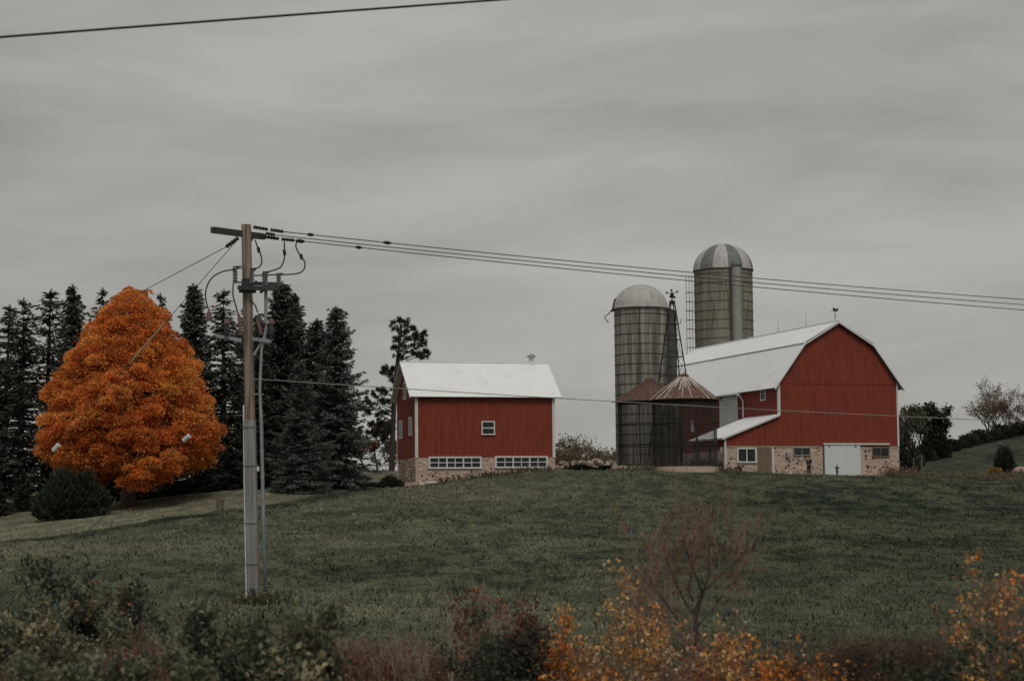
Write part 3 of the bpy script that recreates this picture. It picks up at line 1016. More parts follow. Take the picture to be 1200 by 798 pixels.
# tan silo with striped dome, behind the barn
c = P(851.5, 549, 225)
s2 = thing('striped_dome_silo', (c.x, c.y, 5.2), 'tall tan stave silo with grey and white striped dome behind the barn roof', 'silo')
sc = FPX / 225
r2 = 34.3 / sc
zt2 = 2.4 + (596 - 317.5) / sc - 5.2
stave_wall(r2, -.5, zt2, 52).build('stave_wall', STAVE2, s2)
nh = 22
for i in range(nh):
    MB().ring((0, 0, zt2 - .5 - i * 1.06), r2 + .02, .036, 44, 4).build('hoop', HOOP, s2)
dh = 32 / sc
NG = 12
for i in range(NG):
    mb = MB(); v, f = [], []
    a0 = math.radians(-90 - 26) + 2 * math.pi * i / NG
    bs = np.linspace(0, math.pi / 2 - .02, 9)
    for b in bs:
        for k in range(5):
            a = a0 + (2 * math.pi / NG) * k / 4
            bulge = .06 * math.sin(math.pi * k / 4) * math.cos(b)
            rr = (r2 + .06) * math.cos(b) + bulge
            v.append((rr * math.cos(a), rr * math.sin(a), zt2 + .05 + dh * math.sin(b)))
    for j in range(8):
        for k in range(4):
            f.append((j * 5 + k, j * 5 + k + 1, (j + 1) * 5 + k + 1, (j + 1) * 5 + k))
    mb.add(v, f)
    mb.build('dome_panel', DOMEG if i % 2 else DOMEW, s2, smooth=True)
MB().ring((0, 0, zt2 + .02), r2 + .08, .07, 44, 4).build('dome_rim', HOOP, s2)
ca = math.radians(-90 + 19)
qx, qy = (r2 + .2) * math.cos(ca), (r2 + .2) * math.sin(ca)
ch = MB(); ch.lathe((qx, qy, 0), [(.56, 12.2), (.56, zt2 + .1)], 14); ch = ch.build('unloading_chute', mat('grey_chute', (0.30, 0.30, 0.275), (0.24, 0.24, 0.215), scale=1.0, stretch=(2, 2, .2)), s2)
MB().lathe((qx, qy, zt2 + .1), [(.60, 0), (.55, .45), (.30, .85), (.05, .95)], 12).build('chute_hood', DOMEG, ch, smooth=True)
MB().lathe((qx + .06, qy + .05, 0), [(.50, 9.5), (.50, 12.2)], 14).build('chute_lower_section', STAVE2, s2)
MB().box(qx - .85, qx - .62, qy - .1, qy + .35, 9.0, zt2 - .1).build('door_strip', HOOP, s2)
# caged ladder on the left flank
mb = MB()
for dx in (-.95, -.60, -.28):
    mb.tube([(-r2 + dx, -.15, 9), (-r2 + dx, -.15, zt2 - .4)], .03, 4)
for i in range(13):
    z = 9.3 + i * 1.06
    mb.tube([(-r2 - 1.05, -.15, z), (-r2 + .05, -.15, z)], .035, 4)
    mb.ring((-r2 - .6, -.15, z), .36, .02, 10, 3)
mb.build('ladder_cage', IRON, s2)

# ------------------------------------------------------------------ corn cribs and windmill tower
RUST = mat('rusted_roof_sheet', (0.155, 0.085, 0.058), (0.10, 0.052, 0.036), rough=.85, scale=2.2, c3=(0.20, 0.14, 0.11), scale3=3.5)
RUSTD = mat('dark_rust_roof_sheet', (0.135, 0.078, 0.060), (0.095, 0.055, 0.043), rough=.85, scale=2.0)
PALE = mat('pale_peeling_zinc', (0.50, 0.47, 0.43), (0.36, 0.31, 0.27), rough=.7, scale=2.5)
WIREM = mat('crib_wire', (0.05, 0.045, 0.04), (0.035, 0.03, 0.026), scale=5)


def crib(px, Y, base_py, eave_py, peak_py, rpx, label, white):
    sc = FPX / Y
    hz = 598 - .0087 * (px - 600)
    c = P(px, base_py, Y)
    z0 = c.z
    root = thing('corn_crib', (c.x, c.y, z0), label, 'corn crib', 'round wire corn cribs beside the silo')
    re = rpx / sc
    rw = re - .22
    he = (hz - eave_py) / sc + 2.4 - z0
    hp = (hz - peak_py) / sc + 2.4 - z0
    mb = MB()
    nvert = 150
    for i in range(nvert):
        a = 2 * math.pi * i / nvert
        mb.tube([(rw * math.cos(a), rw * math.sin(a), .25), (rw * math.cos(a), rw * math.sin(a), he)], .012, 3, cap=False)
    nhz = 42
    for j in range(nhz):
        mb.ring((0, 0, .3 + (he - .4) * j / (nhz - 1)), rw, .012, 40, 3)
    mb.build('wire_mesh', WIREM, root)['kind'] = 'stuff'
    for i in range(8):
        a = 2 * math.pi * (i + .35) / 8
        MB().bar((rw * math.cos(a), rw * math.sin(a), 0), (rw * math.cos(a), rw * math.sin(a), he), .075).build('post', WIREM, root)
    for z in (he * .33, he * .66, he - .06):
        MB().ring((0, 0, z), rw + .03, .035, 40, 4).build('band', WIREM, root)
    MB().lathe((0, 0, 0), [(rw + .12, -.7), (rw + .12, .12), (rw - .1, .14)], 32).build('concrete_base', MORTAR, root)
    n = 22
    rc = .36
    for i in range(n):
        a0, a1 = 2 * math.pi * i / n, 2 * math.pi * (i + 1) / n
        am = (a0 + a1) / 2
        mb = MB()
        v = []
        for (r, z) in ((re, he - .02), ((re + rc) / 2, (he + hp) / 2 + .03), (rc, hp)):
            for a, dz in ((a0, 0.0), (am, -.03), (a1, 0.0)):
                v.append((r * math.cos(a), r * math.sin(a), z + dz))
        mb.add(v, [(0, 1, 4, 3), (1, 2, 5, 4), (3, 4, 7, 6), (4, 5, 8, 7)])
        sheet = mb.build('roof_sheet', RUST if white else RUSTD, root)
        mb = MB()
        mb.tube([(re * math.cos(a0), re * math.sin(a0), he), ((re + rc) / 2 * math.cos(a0), (re + rc) / 2 * math.sin(a0), (he + hp) / 2 + .05), (rc * math.cos(a0), rc * math.sin(a0), hp + .02)], [.05, .055, .05], 4)
        mb.build('roof_seam', (PALE if i % 3 else RUST) if white else RUSTD, sheet)
        if white:
            v, f = [], []
            for j, t in enumerate((.36 + .22 * ((i * 7) % 5) / 5, .72, .97)):
                r = re + (rc - re) * t; z = he + (hp - he) * t + (.03 if .4 < t < .9 else .015) + .02
                wd = (a1 - a0) * (.10, .24, .44)[j]
                for s_ in (-1, 1):
                    v.append((r * math.cos(am + s_ * wd), r * math.sin(am + s_ * wd), z))
            mb = MB().add(v, [(0, 1, 3, 2), (2, 3, 5, 4)])
            mb.build('unrusted_zinc', PALE, sheet)
    mb = MB(); mb.lathe((0, 0, hp), [(rc + .1, -.03), (rc + .12, .08), (rc * .85, .22), (.08, .30)], 14)
    mb.build('roof_cap', RUST if white else RUSTD, root)
    MB().ring((0, 0, he - .03), re - .02, .035, 44, 4).build('eave_rim', WIREM, root)
    return root


crib(763, 177, 548, 471, 446, 40.5, 'round wire corn crib with all-brown rusted cone roof in front of the grey silo', False)
crib(803, 171, 549, 469, 441.5, 40.5, 'round wire corn crib with white-streaked rusty cone roof', True)

Yw = 184.5
sw_ = FPX / Yw
tb = P(789.5, 549, Yw)
hzw = 596.4
tw_top = 2.4 + (hzw - 352) / sw_
tower = wthing('windmill_tower', (tb.x, tb.y, tb.z), 'dark steel lattice windmill tower with broken wheel head behind the corn cribs', 'windmill')
topc = np.array([P(787.6, 352, Yw).x, Yw, tw_top])
botc = np.array([tb.x, tb.y, tb.z - .3])
hb, ht = 2.05, .16
ROT = math.radians(14)


def tw(t, sxx, syy):
    h = hb + (ht - hb) * t
    c = botc + (topc - botc) * t
    x, y = sxx * h, syy * h
    return c + np.array([x * math.cos(ROT) - y * math.sin(ROT), x * math.sin(ROT) + y * math.cos(ROT), 0])


for sgx, sgy in ((-1, -1), (1, -1), (1, 1), (-1, 1)):
    MB().bar(tw(0, sgx, sgy), tw(1, sgx, sgy), .11).build('leg', IRON, tower)
cs = [(-1, -1), (1, -1), (1, 1), (-1, 1)]
lv = [.02, .17, .31, .44, .56, .67, .77, .86, .94]
mbb = MB()
for i, t in enumerate(lv):
    mb = MB()
    for k in range(4): mb.bar(tw(t, *cs[k]), tw(t, *cs[(k + 1) % 4]), .065)
    mb.build('girt', IRON, tower)
    if i < len(lv) - 1:
        for k in range(4):
            mbb.tube([tw(t, *cs[k]), tw(lv[i + 1], *cs[(k + 1) % 4])], .018, 3)
            mbb.tube([tw(t, *cs[(k + 1) % 4]), tw(lv[i + 1], *cs[k])], .018, 3)
mbb.build('brace_rods', IRON, tower)
mb = MB()
pc = tw(.86, 0, 0)
mb.obox(pc + np.array([-.45, -.45, 0]), (.9, 0, 0), (0, .9, 0), (0, 0, .05))
mb.bar(pc + np.array([.35, 0, 0]), pc + np.array([.75, 0, .1]), .06); mb.bar(pc + np.array([.75, 0, .08]), pc + np.array([.88, 0, .55]), .06)
mb.build('platform', IRON, tower)
mb = MB()
hc = topc + np.array([0, 0, .15])
mb.tube([topc - np.array([0, 0, .4]), topc + np.array([0, 0, .9])], .07, 6)
mb.obox(hc + np.array([-.16, -.25, .15]), (.32, 0, 0), (0, .5, 0), (0, 0, .38))
for k, L_ in enumerate((.55, .35, .5, .28, .42)):
    a = k * 1.25 + .4
    e = hc + np.array([-.05 + math.cos(a) * L_, -.35, .45 + math.sin(a) * L_])
    s_ = hc + np.array([-.05, -.35, .45])
    mb.bar(s_, e, .05)
    mb.obox(e - np.array([.10, 0, .10]), (.18, .05, 0), (0, .02, 0), (.03, 0, .20))
mb.tube([hc + np.array([-.05, -.4, .45]), hc + np.array([0, .3, .42])], .05, 6)
mb.build('wheel_head', IRON, tower)

# ------------------------------------------------------------------ utility pole with its fittings
YP = 50.0
WOOD = mat('weathered_pole_wood', (0.30, 0.235, 0.18), (0.135, 0.11, 0.085), rough=.9, scale=2.0, stretch=(5, 5, .22), bump=.5, bscale=6, lo=.42, hi=.57, c3=(0.40, 0.285, 0.21), scale3=1.1)
DWOOD = mat('dark_crossarm_wood', (0.075, 0.07, 0.06), (0.045, 0.04, 0.035), scale=4, stretch=(1, 5, 5))
GUARD = mat('grey_pole_guard', (0.32, 0.32, 0.315), (0.20, 0.20, 0.197), rough=.6, metal=.2, scale=1.4, stretch=(5, 5, .3), lo=.40, hi=.60, c3=(0.20, 0.155, 0.12), scale3=1.0)
CABLE = mat('black_cable', (0.03, 0.03, 0.03), (0.02, 0.02, 0.02), rough=.5)
PORC = mat('grey_porcelain', (0.17, 0.18, 0.19), (0.12, 0.125, 0.13), rough=.35, spec=.5)
PINK = mat('faded_red_cap', (0.21, 0.12, 0.11), (0.15, 0.085, 0.08), rough=.7, scale=8)
DGREEN = mat('dark_green_steel', (0.055, 0.065, 0.06), (0.035, 0.042, 0.04), rough=.6)
Q = lambda px, py, dy=0.0: np.array(P(px, py, YP + dy))
pb = Q(297.5, 710)
pole = wthing('utility_pole', (pb[0], pb[1], gz(pb[0], pb[1])), 'leaning wooden utility pole with grey steel guard, cable terminators and crossarm', 'utility pole')
ptop, pmid = Q(288.5, 263.5), Q(291.2, 420)
pbase = pb + np.array([0.01, 0, -.6])
axis = [pbase + (ptop - pbase) * t for t in np.linspace(0, 1, 14)]
rad = list(np.linspace(.140, .127, 14))
mb = MB(); mb.tube(axis, rad, 16)
mb.build('shaft', WOOD, pole, smooth=False)
pz = lambda py: pbase + (ptop - pbase) * ((Q(290, py)[2] - pbase[2]) / (ptop[2] - pbase[2]))
# U-shaped steel guard strapped over the lower pole
g0, g1 = pz(704), pz(492)
mb = MB()
v = []
prof = [(-.142, .05), (-.150, -.10), (-.128, -.145), (-.04, -.158), (-.022, -.185), (.022, -.185), (.04, -.158), (.128, -.145), (.150, -.10), (.142, .05)]
for p in (g0, g1):
    for (x, y) in prof: v.append(p + np.array([x, y, 0]))
k = len(prof)
f = [(i, i + 1, k + i + 1, k + i) for i in range(k - 1)]
v2 = [q + np.array([(.012 if q[0] < p0 else -.012), .012, 0]) for q, p0 in zip(v, [g0[0]] * k + [g1[0]] * k)]
mb.add(v, f); mb.add(v2, [tuple(reversed(q)) for q in f])
guard = mb.build('steel_guard', GUARD, pole)
for py in (500, 545, 612, 660):
    p = pz(py)
    mb = MB(); mb.ring(tuple(p - np.array([0, .03, 0])), .172, .013, 20, 4); mb.build('strap', STEEL, pole)
# jagged top of the guard: torn wood sliver
# riser conduit with coupling
mb = MB(); mb.tube([Q(311.5, 716, -.35), Q(308.5, 600, -.3), Q(306.3, 500, -.3), Q(304.5, 455, -.3), Q(306.5, 410, -.3), Q(311.3, 388, -.3), Q(311.5, 345, -.3), Q(312, 322, -.3)], [.045, .045, .045, .036, .036, .04, .045, .04], 8)
cond = mb.build('riser_conduit', STEEL, pole, smooth=True)
mb = MB(); mb.tube([Q(306.0, 509, -.3), Q(305.9, 498, -.3)], .085, 10); mb.build('coupling', WHITE, cond)
mb = MB()
for py in (580, 640, 462): mb.bar(pz(py) + np.array([.1, -.1, 0]), Q(308.5, py, -.3), .04)
mb.build('conduit_bracket', STEEL, pole)
# ground wire moulding down the other edge
mb = MB(); mb.tube([pz(703) + np.array([-.172, -.06, 0]), pz(560) + np.array([-.168, -.06, 0]), pz(475) + np.array([-.148, -.06, 0])], .022, 5); mb.build('ground_wire_moulding', WHITE, pole)
# top crossarm, running obliquely away
mb = MB(); a, b = Q(249, 269.5, -1.0), Q(309.5, 277.5, .75)
mb.bar(a, b, .13, .15)
arm = mb.build('crossarm', DWOOD, pole)
mb = MB(); mb.bar(a + (b - a) * .58 + np.array([0, 0, -.10]), pz(296), .04); mb.bar(a + (b - a) * .80, pz(292), .04); mb.build('arm_brace', IRON, pole)


def insulator(p, q, name='strain_insulator', n=5, r=.055, m=None):
    p, q = np.asarray(p, float), np.asarray(q, float)
    pts, rr = [], []
    for i in range(n * 3 + 1):
        t = i / (n * 3)
        pts.append(p + (q - p) * t); rr.append(r if i % 3 == 1 else r * .62)
    mb = MB(); mb.tube(pts, rr, 8)
    return mb.build(name, m or IRON, pole)


insulator(Q(297, 266.2, -.2), Q(314, 269, -.2)); insulator(Q(317, 269.4, -.2), Q(332, 271.6, -.2))
insulator(Q(310, 277.5, .6), Q(327, 280, .6)); insulator(Q(330, 280.3, .6), Q(345, 281.8, .6))
insulator(Q(279, 279, -.3), Q(265, 289.5, -.4), r=.065)
insulator(Q(311.5, 273.5, .5), Q(322, 275.5, .5))
# lower equipment arm and stand-off brackets
mb = MB(); mb.bar(Q(279, 337, -.25), Q(327, 338.5, -.55), .09, .11); mb.bar(Q(283, 332, .2), Q(330, 333, .5), .08, .09); mb.bar(Q(280, 341.5, -.2), Q(300, 342, -.2), .05, .07); mb.bar(Q(305, 343, -.3), Q(316, 334, -.4), .05, .05); mb.bar(Q(320, 344, -.4), Q(333, 336, -.4), .05, .05)
mb.tube([pz(343), pz(327)], .15, 12)
mb.build('equipment_arm', DGREEN, pole)
mb = MB(); mb.bar(Q(253, 393.5, -.4), Q(283, 399, -.25), .07, .09); mb.build('standoff_bracket', STEEL, pole)
mb = MB(); mb.bar(Q(296, 397, -.25), Q(318, 400, -.45), .07, .09); mb.bar(Q(307, 401, -.3), Q(298, 416, -.2), .06); mb.build('standoff_bracket', STEEL, pole)


def bell(px, py0, py1, r, dy, m, name):
    a, b = Q(px, py0, dy), Q(px, py1, dy)
    mb = MB(); mb.tube([a, a + (b - a) * .25, a + (b - a) * .3, a + (b - a) * .65, a + (b - a) * .7, b], [r * .25, r * .35, r * .75, r * .8, r, r * 1.05], 10)
    return mb.build(name, m, pole)


bell(245, 362, 376, .09, -.5, PINK, 'terminator_cap')
for px, dy, w in ((266, -.5, 4.5), (318, -.5, 5)):
    mb = MB(); mb.tube([Q(px, 379.5, dy), Q(px, 375, dy), Q(px, 373.8, dy)], [.085, .075, .03], 10); cap = mb.build('terminator_cap', PINK, pole)
    mb = MB(); mb.tube([Q(px - w * .4, 379, dy), Q(px + w * 1.3, 378.5, dy)], [.05, .02], 6); mb.build('cap_lug', PINK, cap)
    mb = MB(); mb.tube([Q(px, 380, dy), Q(px, 384, dy), Q(px, 385, dy), Q(px, 391, dy), Q(px, 394, dy)], [.055, .055, .075, .065, .045], 10); mb.build('terminator_body', DGREEN, pole)
mb = MB(); mb.tube([Q(279.5, 368, -.3), Q(281, 378, -.3), Q(282, 392, -.3)], [.035, .05, .04], 8); mb.build('fuse_tube', PINK, pole)
mb = MB(); mb.tube([Q(301, 371, -.35), Q(303.5, 380, -.35), Q(306, 392, -.35)], [.035, .055, .045], 8); mb.build('fuse_tube', PINK, pole)
mb = MB(); mb.tube([Q(300, 370, -.35), Q(310, 381, -.35)], [.04, .055], 8); mb.build('fuse_link', DGREEN, pole)
for px, py0, py1, dy in ((275.5, 314, 331, -.3), (295, 317, 333, -.4), (310, 320, 336, -.35), (326.5, 322, 336, -.5)):
    insulator(Q(px, py0, dy), Q(px, py1, dy), 'arrester', 5, .075, PORC)
    mb = MB(); mb.bar(Q(px - 2.5, py0 - .5, dy), Q(px + 5, py0 - 1.0, dy), .05); mb.build('arrester_clamp', IRON, pole)
mb = MB(); mb.bar(Q(274, 314, -.3), Q(283, 313, -.2), .08); mb.bar(Q(275, 331, -.3), Q(283, 331, -.2), .05); mb.build('arrester_bracket', STEEL, pole)


def smooth_line(pts, n=6):
    pts = [np.asarray(p, float) for p in pts]
    o = []
    for i in range(len(pts) - 1):
        p0, p1, p2, p3 = pts[max(i - 1, 0)], pts[i], pts[i + 1], pts[min(i + 2, len(pts) - 1)]
        for k in range(n):
            t = k / n
            o.append(.5 * ((2 * p1) + (-p0 + p2) * t + (2 * p0 - 5 * p1 + 4 * p2 - p3) * t * t + (-p0 + 3 * p1 - 3 * p2 + p3) * t ** 3))
    o.append(pts[-1])
    return o


jump = [[(299, 281), (302, 290), (306, 300), (306.5, 309), (302, 314), (294, 315)],
        [(333, 283), (333.5, 295), (333, 304), (329, 313), (320, 317), (308, 320)],
        [(347.5, 283.5), (347, 290), (352, 300), (357, 307), (356, 316), (347, 321), (325, 322), (298, 323)],
        [(276, 316), (262, 318), (249, 325), (242, 337), (241, 350), (244, 362)],
        [(273.5, 331), (273, 345), (276, 357), (279, 368)],
        [(294, 352), (299, 358), (302, 366)],
        [(312, 330), (306, 333), (299, 329)]]
for j in jump:
    MB().tube(smooth_line([Q(*p, -.35) for p in j]), .019, 5).build('jumper_cable', CABLE, pole)
for px, py in ((303, 293), (333.3, 296), (353, 301)):
    MB().tube([Q(px - .4, py - 3, -.35), Q(px + .6, py + 3, -.35)], .045, 6).build('jumper_clamp', CABLE, pole)

# ------------------------------------------------------------------ overhead wires
LINE = mat('weathered_line_wire', (0.07, 0.07, 0.068), (0.05, 0.05, 0.05), rough=.6)
PALEW = mat('pale_strand_wire', (0.30, 0.30, 0.29), (0.24, 0.24, 0.235), rough=.5)


def span(name, px3, py3, S, E, r, m, label, group=None, t1=1.5, t0=0.0, extras=(), n=60, cat='wire'):
    """wire in the vertical plane over the plan line S->E, its height fitted at three photo columns"""
    S, E = np.array(S, float), np.array(E, float)
    ts, zs_ = [], []
    for px, py in zip(px3, py3):
        k = None
        lo, hi = -1.0, 3.0
        # plan position on the sight plane (roll included): bisect
        def g(t):
            c_ = S + (E - S) * t
            d = Pdir(px, py); return c_[0] - d.x * (c_[1] / d.y)
        ga = g(lo)
        for _ in range(60):
            mi = (lo + hi) / 2
            if (g(mi) > 0) == (ga > 0): lo = mi
            else: hi = mi
        c_ = S + (E - S) * lo
        d = Pdir(px, py)
        ts.append(lo); zs_.append(EYE.z + d.z * c_[1] / d.y)
    co = np.polyfit(ts, zs_, 2)
    pts = []
    for t in np.linspace(t0, t1, n):
        c_ = S + (E - S) * t
        pts.append((c_[0], c_[1], float(np.polyval(co, t))))
    root = wthing(name, pts[0], label, cat, group)
    MB().tube(pts, r, 5).build('conductor', m, root)
    for (nm, t, L_, rr, mm) in extras:
        q = [tuple(S + (E - S) * tt) + (float(np.polyval(co, tt)),) for tt in (t - L_, t + L_)]
        MB().tube([q[0], (np.array(q[0]) + np.array(q[1])) / 2, q[1]], [rr * .6, rr, rr * .6], 8).build(nm, mm, root)
    return root


G = 'power conductors strung from the pole top'
lab = 'thin black power conductor strung from the crossarm past the silos'
pS, pE = P(300, 270, 49.8), P(1200, 360, 66)
span('power_line', (333, 800, 1200), (271.8, 318.5, 351), (P(332, 270, 49.8).x, 49.8), (pE.x, 66.0), .0135, LINE, 'uppermost of three thin black power conductors passing the silos', G, extras=[('splice', .110, .004, .05, CABLE), ('splice', .028, .003, .05, CABLE)])
span('power_line', (345, 800, 1200), (278.0, 323.5, 357.2), (P(322, 275, 50.5).x, 50.5), (pE.x + .2, 66.7), .0135, LINE, 'middle of three thin black power conductors passing the silos', G)
span('power_line', (346, 800, 1200), (282, 328.5, 363.3), (P(345, 280, 50.6).x, 50.6), (pE.x + .3, 67.0), .0135, LINE, 'lowest of three thin black power conductors passing the silos', G, extras=[('splice', .068, .003, .05, CABLE), ('splice', .006, .004, .06, CABLE)])
span('neutral_line', (300, 720, 1200), (444.2, 470.4, 494), (P(296, 444, 49.8).x, 49.8), (pE.x + .3, 67.0), .0115, PALEW, 'single pale wire sagging from mid pole across both barn fronts')
span('roadside_cable', (0, 300, 595), (44, 21.2, -.5), (P(-60, 48, 24).x, 24.0), (P(640, -4, 24).x, 27.0), .017, CABLE, 'thick twisted dark cable crossing the open sky alone', t0=-.5, t1=2.0)
w = wthing('branch_line', tuple(Q(265, 289.5, -.4)), 'faint thin wire running from the crossarm away behind the orange maple', 'wire')
a, b = Q(265, 289.5, -.4), np.array(P(-130, 470, 300))
pts = [a + (b - a) * t - np.array([0, 0, 1.2 * math.sin(math.pi * t)]) for t in np.linspace(0, 1, 30)]
MB().tube(pts, .012, 4).build('conductor', LINE, w)


def guy(a, b, label, marks):
    a, b = np.asarray(a, float), np.asarray(b, float)
    b = np.array([b[0], b[1], gz(b[0], b[1]) - .05])
    w = wthing('guy_wire', tuple(b), label, 'guy wire')
    MB().tube([a, b], .0095, 5).build('strand', LINE, w)
    for nm, t, L_, rr, mm in marks:
        p = a + (b - a) * (t - L_); q = a + (b - a) * (t + L_)
        MB().tube([p, (p + q) / 2, q], [rr, rr, rr], 8).build(nm, mm, w)


YEL = mat('faded_yellow_guard', (0.40, 0.36, 0.24), (0.30, 0.27, 0.18))
guy(Q(280, 279, -.2), Q(-112, 705, 3), 'taut guy wire from pole top with pale sleeve, crossing in front of the maple crown',
    [('guy_sleeve', .262, .048, .024, YEL), ('splice', .135, .016, .035, CABLE), ('strain_insulator', .535, .008, .065, WHITE)])
guy(pz(444), Q(-5, 705, 4), 'lower guy wire from mid pole with white insulator before the maple', [('strain_insulator', .235, .010, .065, WHITE)])

# ------------------------------------------------------------------ people
SKIN = mat('skin', (0.34, 0.22, 0.165), (0.30, 0.19, 0.145), rough=.6)
HAIR = mat('dark_hair', (0.03, 0.022, 0.018), (0.02, 0.015, 0.012))
BLACKC = mat('black_cloth', (0.025, 0.025, 0.027), (0.016, 0.016, 0.018), scale=12)
GREYC = mat('dark_grey_cloth', (0.042, 0.042, 0.046), (0.028, 0.028, 0.032), scale=12)
PALEC = mat('pale_grey_cloth', (0.33, 0.33, 0.33), (0.25, 0.25, 0.25), scale=12)


def skin_mesh(name, verts, edges, radii, root, m, parent, sub=2):
    me = bpy.data.meshes.new(name)
    me.from_pydata([tuple(v) for v in verts], edges, [])
    o = link(name, me, parent, m)
    o.modifiers.new('skin', 'SKIN')
    for i, r in enumerate(radii):
        sv = me.skin_vertices[0].data[i]
        sv.radius = (r, r) if not hasattr(r, '__len__') else r
        sv.use_root = (i == root)
    sb_ = o.modifiers.new('subd', 'SUBSURF'); sb_.levels = sub; sb_.render_levels = sub
    o.modifiers['skin'].use_smooth_shade = True
    return o


def person(loc, h, rz, label, arms, jacket, trousers, child=False):
    k = h / 1.75
    p = thing('person', loc, label, 'person', rz=rz)
    hs = 1.22 if child else 1.0
    V, E, Rr = [], [], []

    def add(v, r, par=None):
        V.append(np.array(v) * k); Rr.append(r * k if not hasattr(r, '__len__') else (r[0] * k, r[1] * k))
        if par is not None: E.append((par, len(V) - 1))
        return len(V) - 1
    pel = add((0, 0, .95), (.15, .11))
    wst = add((0, 0, 1.12), (.14, .10), pel)
    chs = add((0, .01, 1.32), (.165, .115), wst)
    nck = add((0, .01, 1.48), .055, chs)
    hed = add((0, -.01, 1.60), .085 * hs, nck); add((0, -.015, 1.70), .080 * hs, hed)
    ch_legs = []
    for s in (-1, 1):
        hip = add((.09 * s, 0, .90), .095, pel)
        kn = add((.10 * s, -.02, .50), .062, hip)
        an = add((.105 * s, .02, .09), .042, kn)
        add((.12 * s, -.13, .035), .038, an)
        sh = add((.19 * s, .01, 1.40), .06, chs)
        el, wr = arms[0 if s < 0 else 1]
        e = add((el[0] * s, el[1], el[2]), .043, sh)
        w_ = add((wr[0] * s, wr[1], wr[2]), .030, e)
        dv = norm(np.array((wr[0] * s, wr[1], wr[2])) - np.array((el[0] * s, el[1], el[2])))
        pm = add(np.array((wr[0] * s, wr[1], wr[2])) + dv * .06, (.036, .020), w_)
        for i, L_ in enumerate((.060, .075, .080, .070)):
            o_ = np.array([0, (i - 1.5) * .020, 0])
            b_ = np.array(V[pm]) / k
            f1 = add(b_ + dv * .045 + o_, .010, pm)
            add(b_ + dv * (.045 + L_) + o_ * 1.1 + np.array([-.012 * s, 0, 0]), .008, f1)
        b_ = np.array(V[w_]) / k
        t1_ = add(b_ + dv * .03 + np.array([0, -.035, 0]), .011, w_)
        add(b_ + dv * .075 + np.array([-.01 * s, -.05, 0]), .009, t1_)
    skin_mesh('body', V, E, Rr, pel, SKIN, p)
    # trousers
    V2 = [(0, 0, .97), (.09, 0, .88), (.10, -.02, .50), (.105, .02, .10), (-.09, 0, .88), (-.10, -.02, .50), (-.105, .02, .10)]
    skin_mesh('trousers', [np.array(v) * k for v in V2], [(0, 1), (1, 2), (2, 3), (0, 4), (4, 5), (5, 6)], [(.17 * k, .135 * k), .118 * k, .082 * k, .070 * k, .118 * k, .082 * k, .070 * k], 0, trousers, p)
    V3 = [(0, 0, .92), (0, 0, 1.12), (0, .01, 1.33), (0, .01, 1.47)]
    R3 = [(.18, .14), (.16, .125), (.175, .13), (.085, .08)]
    E3 = [(0, 1), (1, 2), (2, 3)]
    for s in (-1, 1):
        el, wr = arms[0 if s < 0 else 1]
        n0 = len(V3)
        V3 += [(.205 * s, .01, 1.395), (el[0] * s, el[1], el[2]), (wr[0] * s, wr[1], wr[2])]
        R3 += [.082, .066, .052]
        E3 += [(2, n0), (n0, n0 + 1), (n0 + 1, n0 + 2)]
    skin_mesh('jacket', [np.array(v) * k for v in V3], E3, [tuple(np.array(r) * k) if hasattr(r, '__len__') else r * k for r in R3], 0, jacket, p)
    hd = np.array((0, -.012, 1.655)) * k
    mb = MB()
    r = .108 * hs * k
    v, f = [], []
    for j in range(7):
        b = math.pi / 2 * j / 6
        for i in range(12):
            a = 2 * math.pi * i / 12
            low = -.75 if math.sin(a) > -.25 else .25
            z = math.sin(b) if j else low
            v.append((hd[0] + r * math.cos(b) * math.cos(a) * .92, hd[1] + r * math.cos(b) * math.sin(a), hd[2] + r * z))
    for j in range(6):
        for i in range(12): f.append((j * 12 + i, j * 12 + (i + 1) % 12, (j + 1) * 12 + (i + 1) % 12, (j + 1) * 12 + i))
    mb.add(v, f); mb.build('hair', HAIR, p, smooth=True)
    mb = MB()
    for s in (-1, 1):
        mb.lathe((hd[0] + .032 * k * s, hd[1] - .088 * hs * k, hd[2]), [(.002, -.012 * k), (.013 * k, 0), (.002, .012 * k)], 6)
    mb.obox(hd + np.array([-.012, -.112 * hs, -.035]) * k, (.024 * k, 0, 0), (0, .03 * k, 0), (0, .008 * k, .04 * k), 1)
    mb.obox(hd + np.array([-.025, -.094 * hs, -.062]) * k, (.05 * k, 0, 0), (0, .01 * k, 0), (0, 0, .010 * k))
    mb.build('face_features', [HAIR, SKIN], p)
    for s in (-1, 1):
        mb = MB(); mb.tube(np.array([(.105 * s, .05, .045), (.112 * s, -.05, .045), (.125 * s, -.17, .030)]) * k, [.055 * k, .052 * k, .035 * k], 8)
        mb.build('shoe', BLACKC, p)
    return p


fw = lambda px, Y: (P(px, 552, Y).x, Y)
x, y = fw(948, 180.8)
person((x, y, gz(x, y)), 1.78, math.radians(-35), 'adult in dark jacket and trousers standing by the stone basement wall',
       [((.225, .05, 1.12), (.17, -.08, .95)), ((.225, .05, 1.12), (.17, -.10, .95))], GREYC, BLACKC)
x, y = fw(981, 181.2)
person((x, y, gz(x, y)), .98, math.radians(10), 'small child in dark clothes standing before the white sliding door',
       [((.36, .08, 1.16), (.24, -.10, 1.08)), ((.36, .08, 1.16), (.24, -.10, 1.08))], GREYC, BLACKC, True)

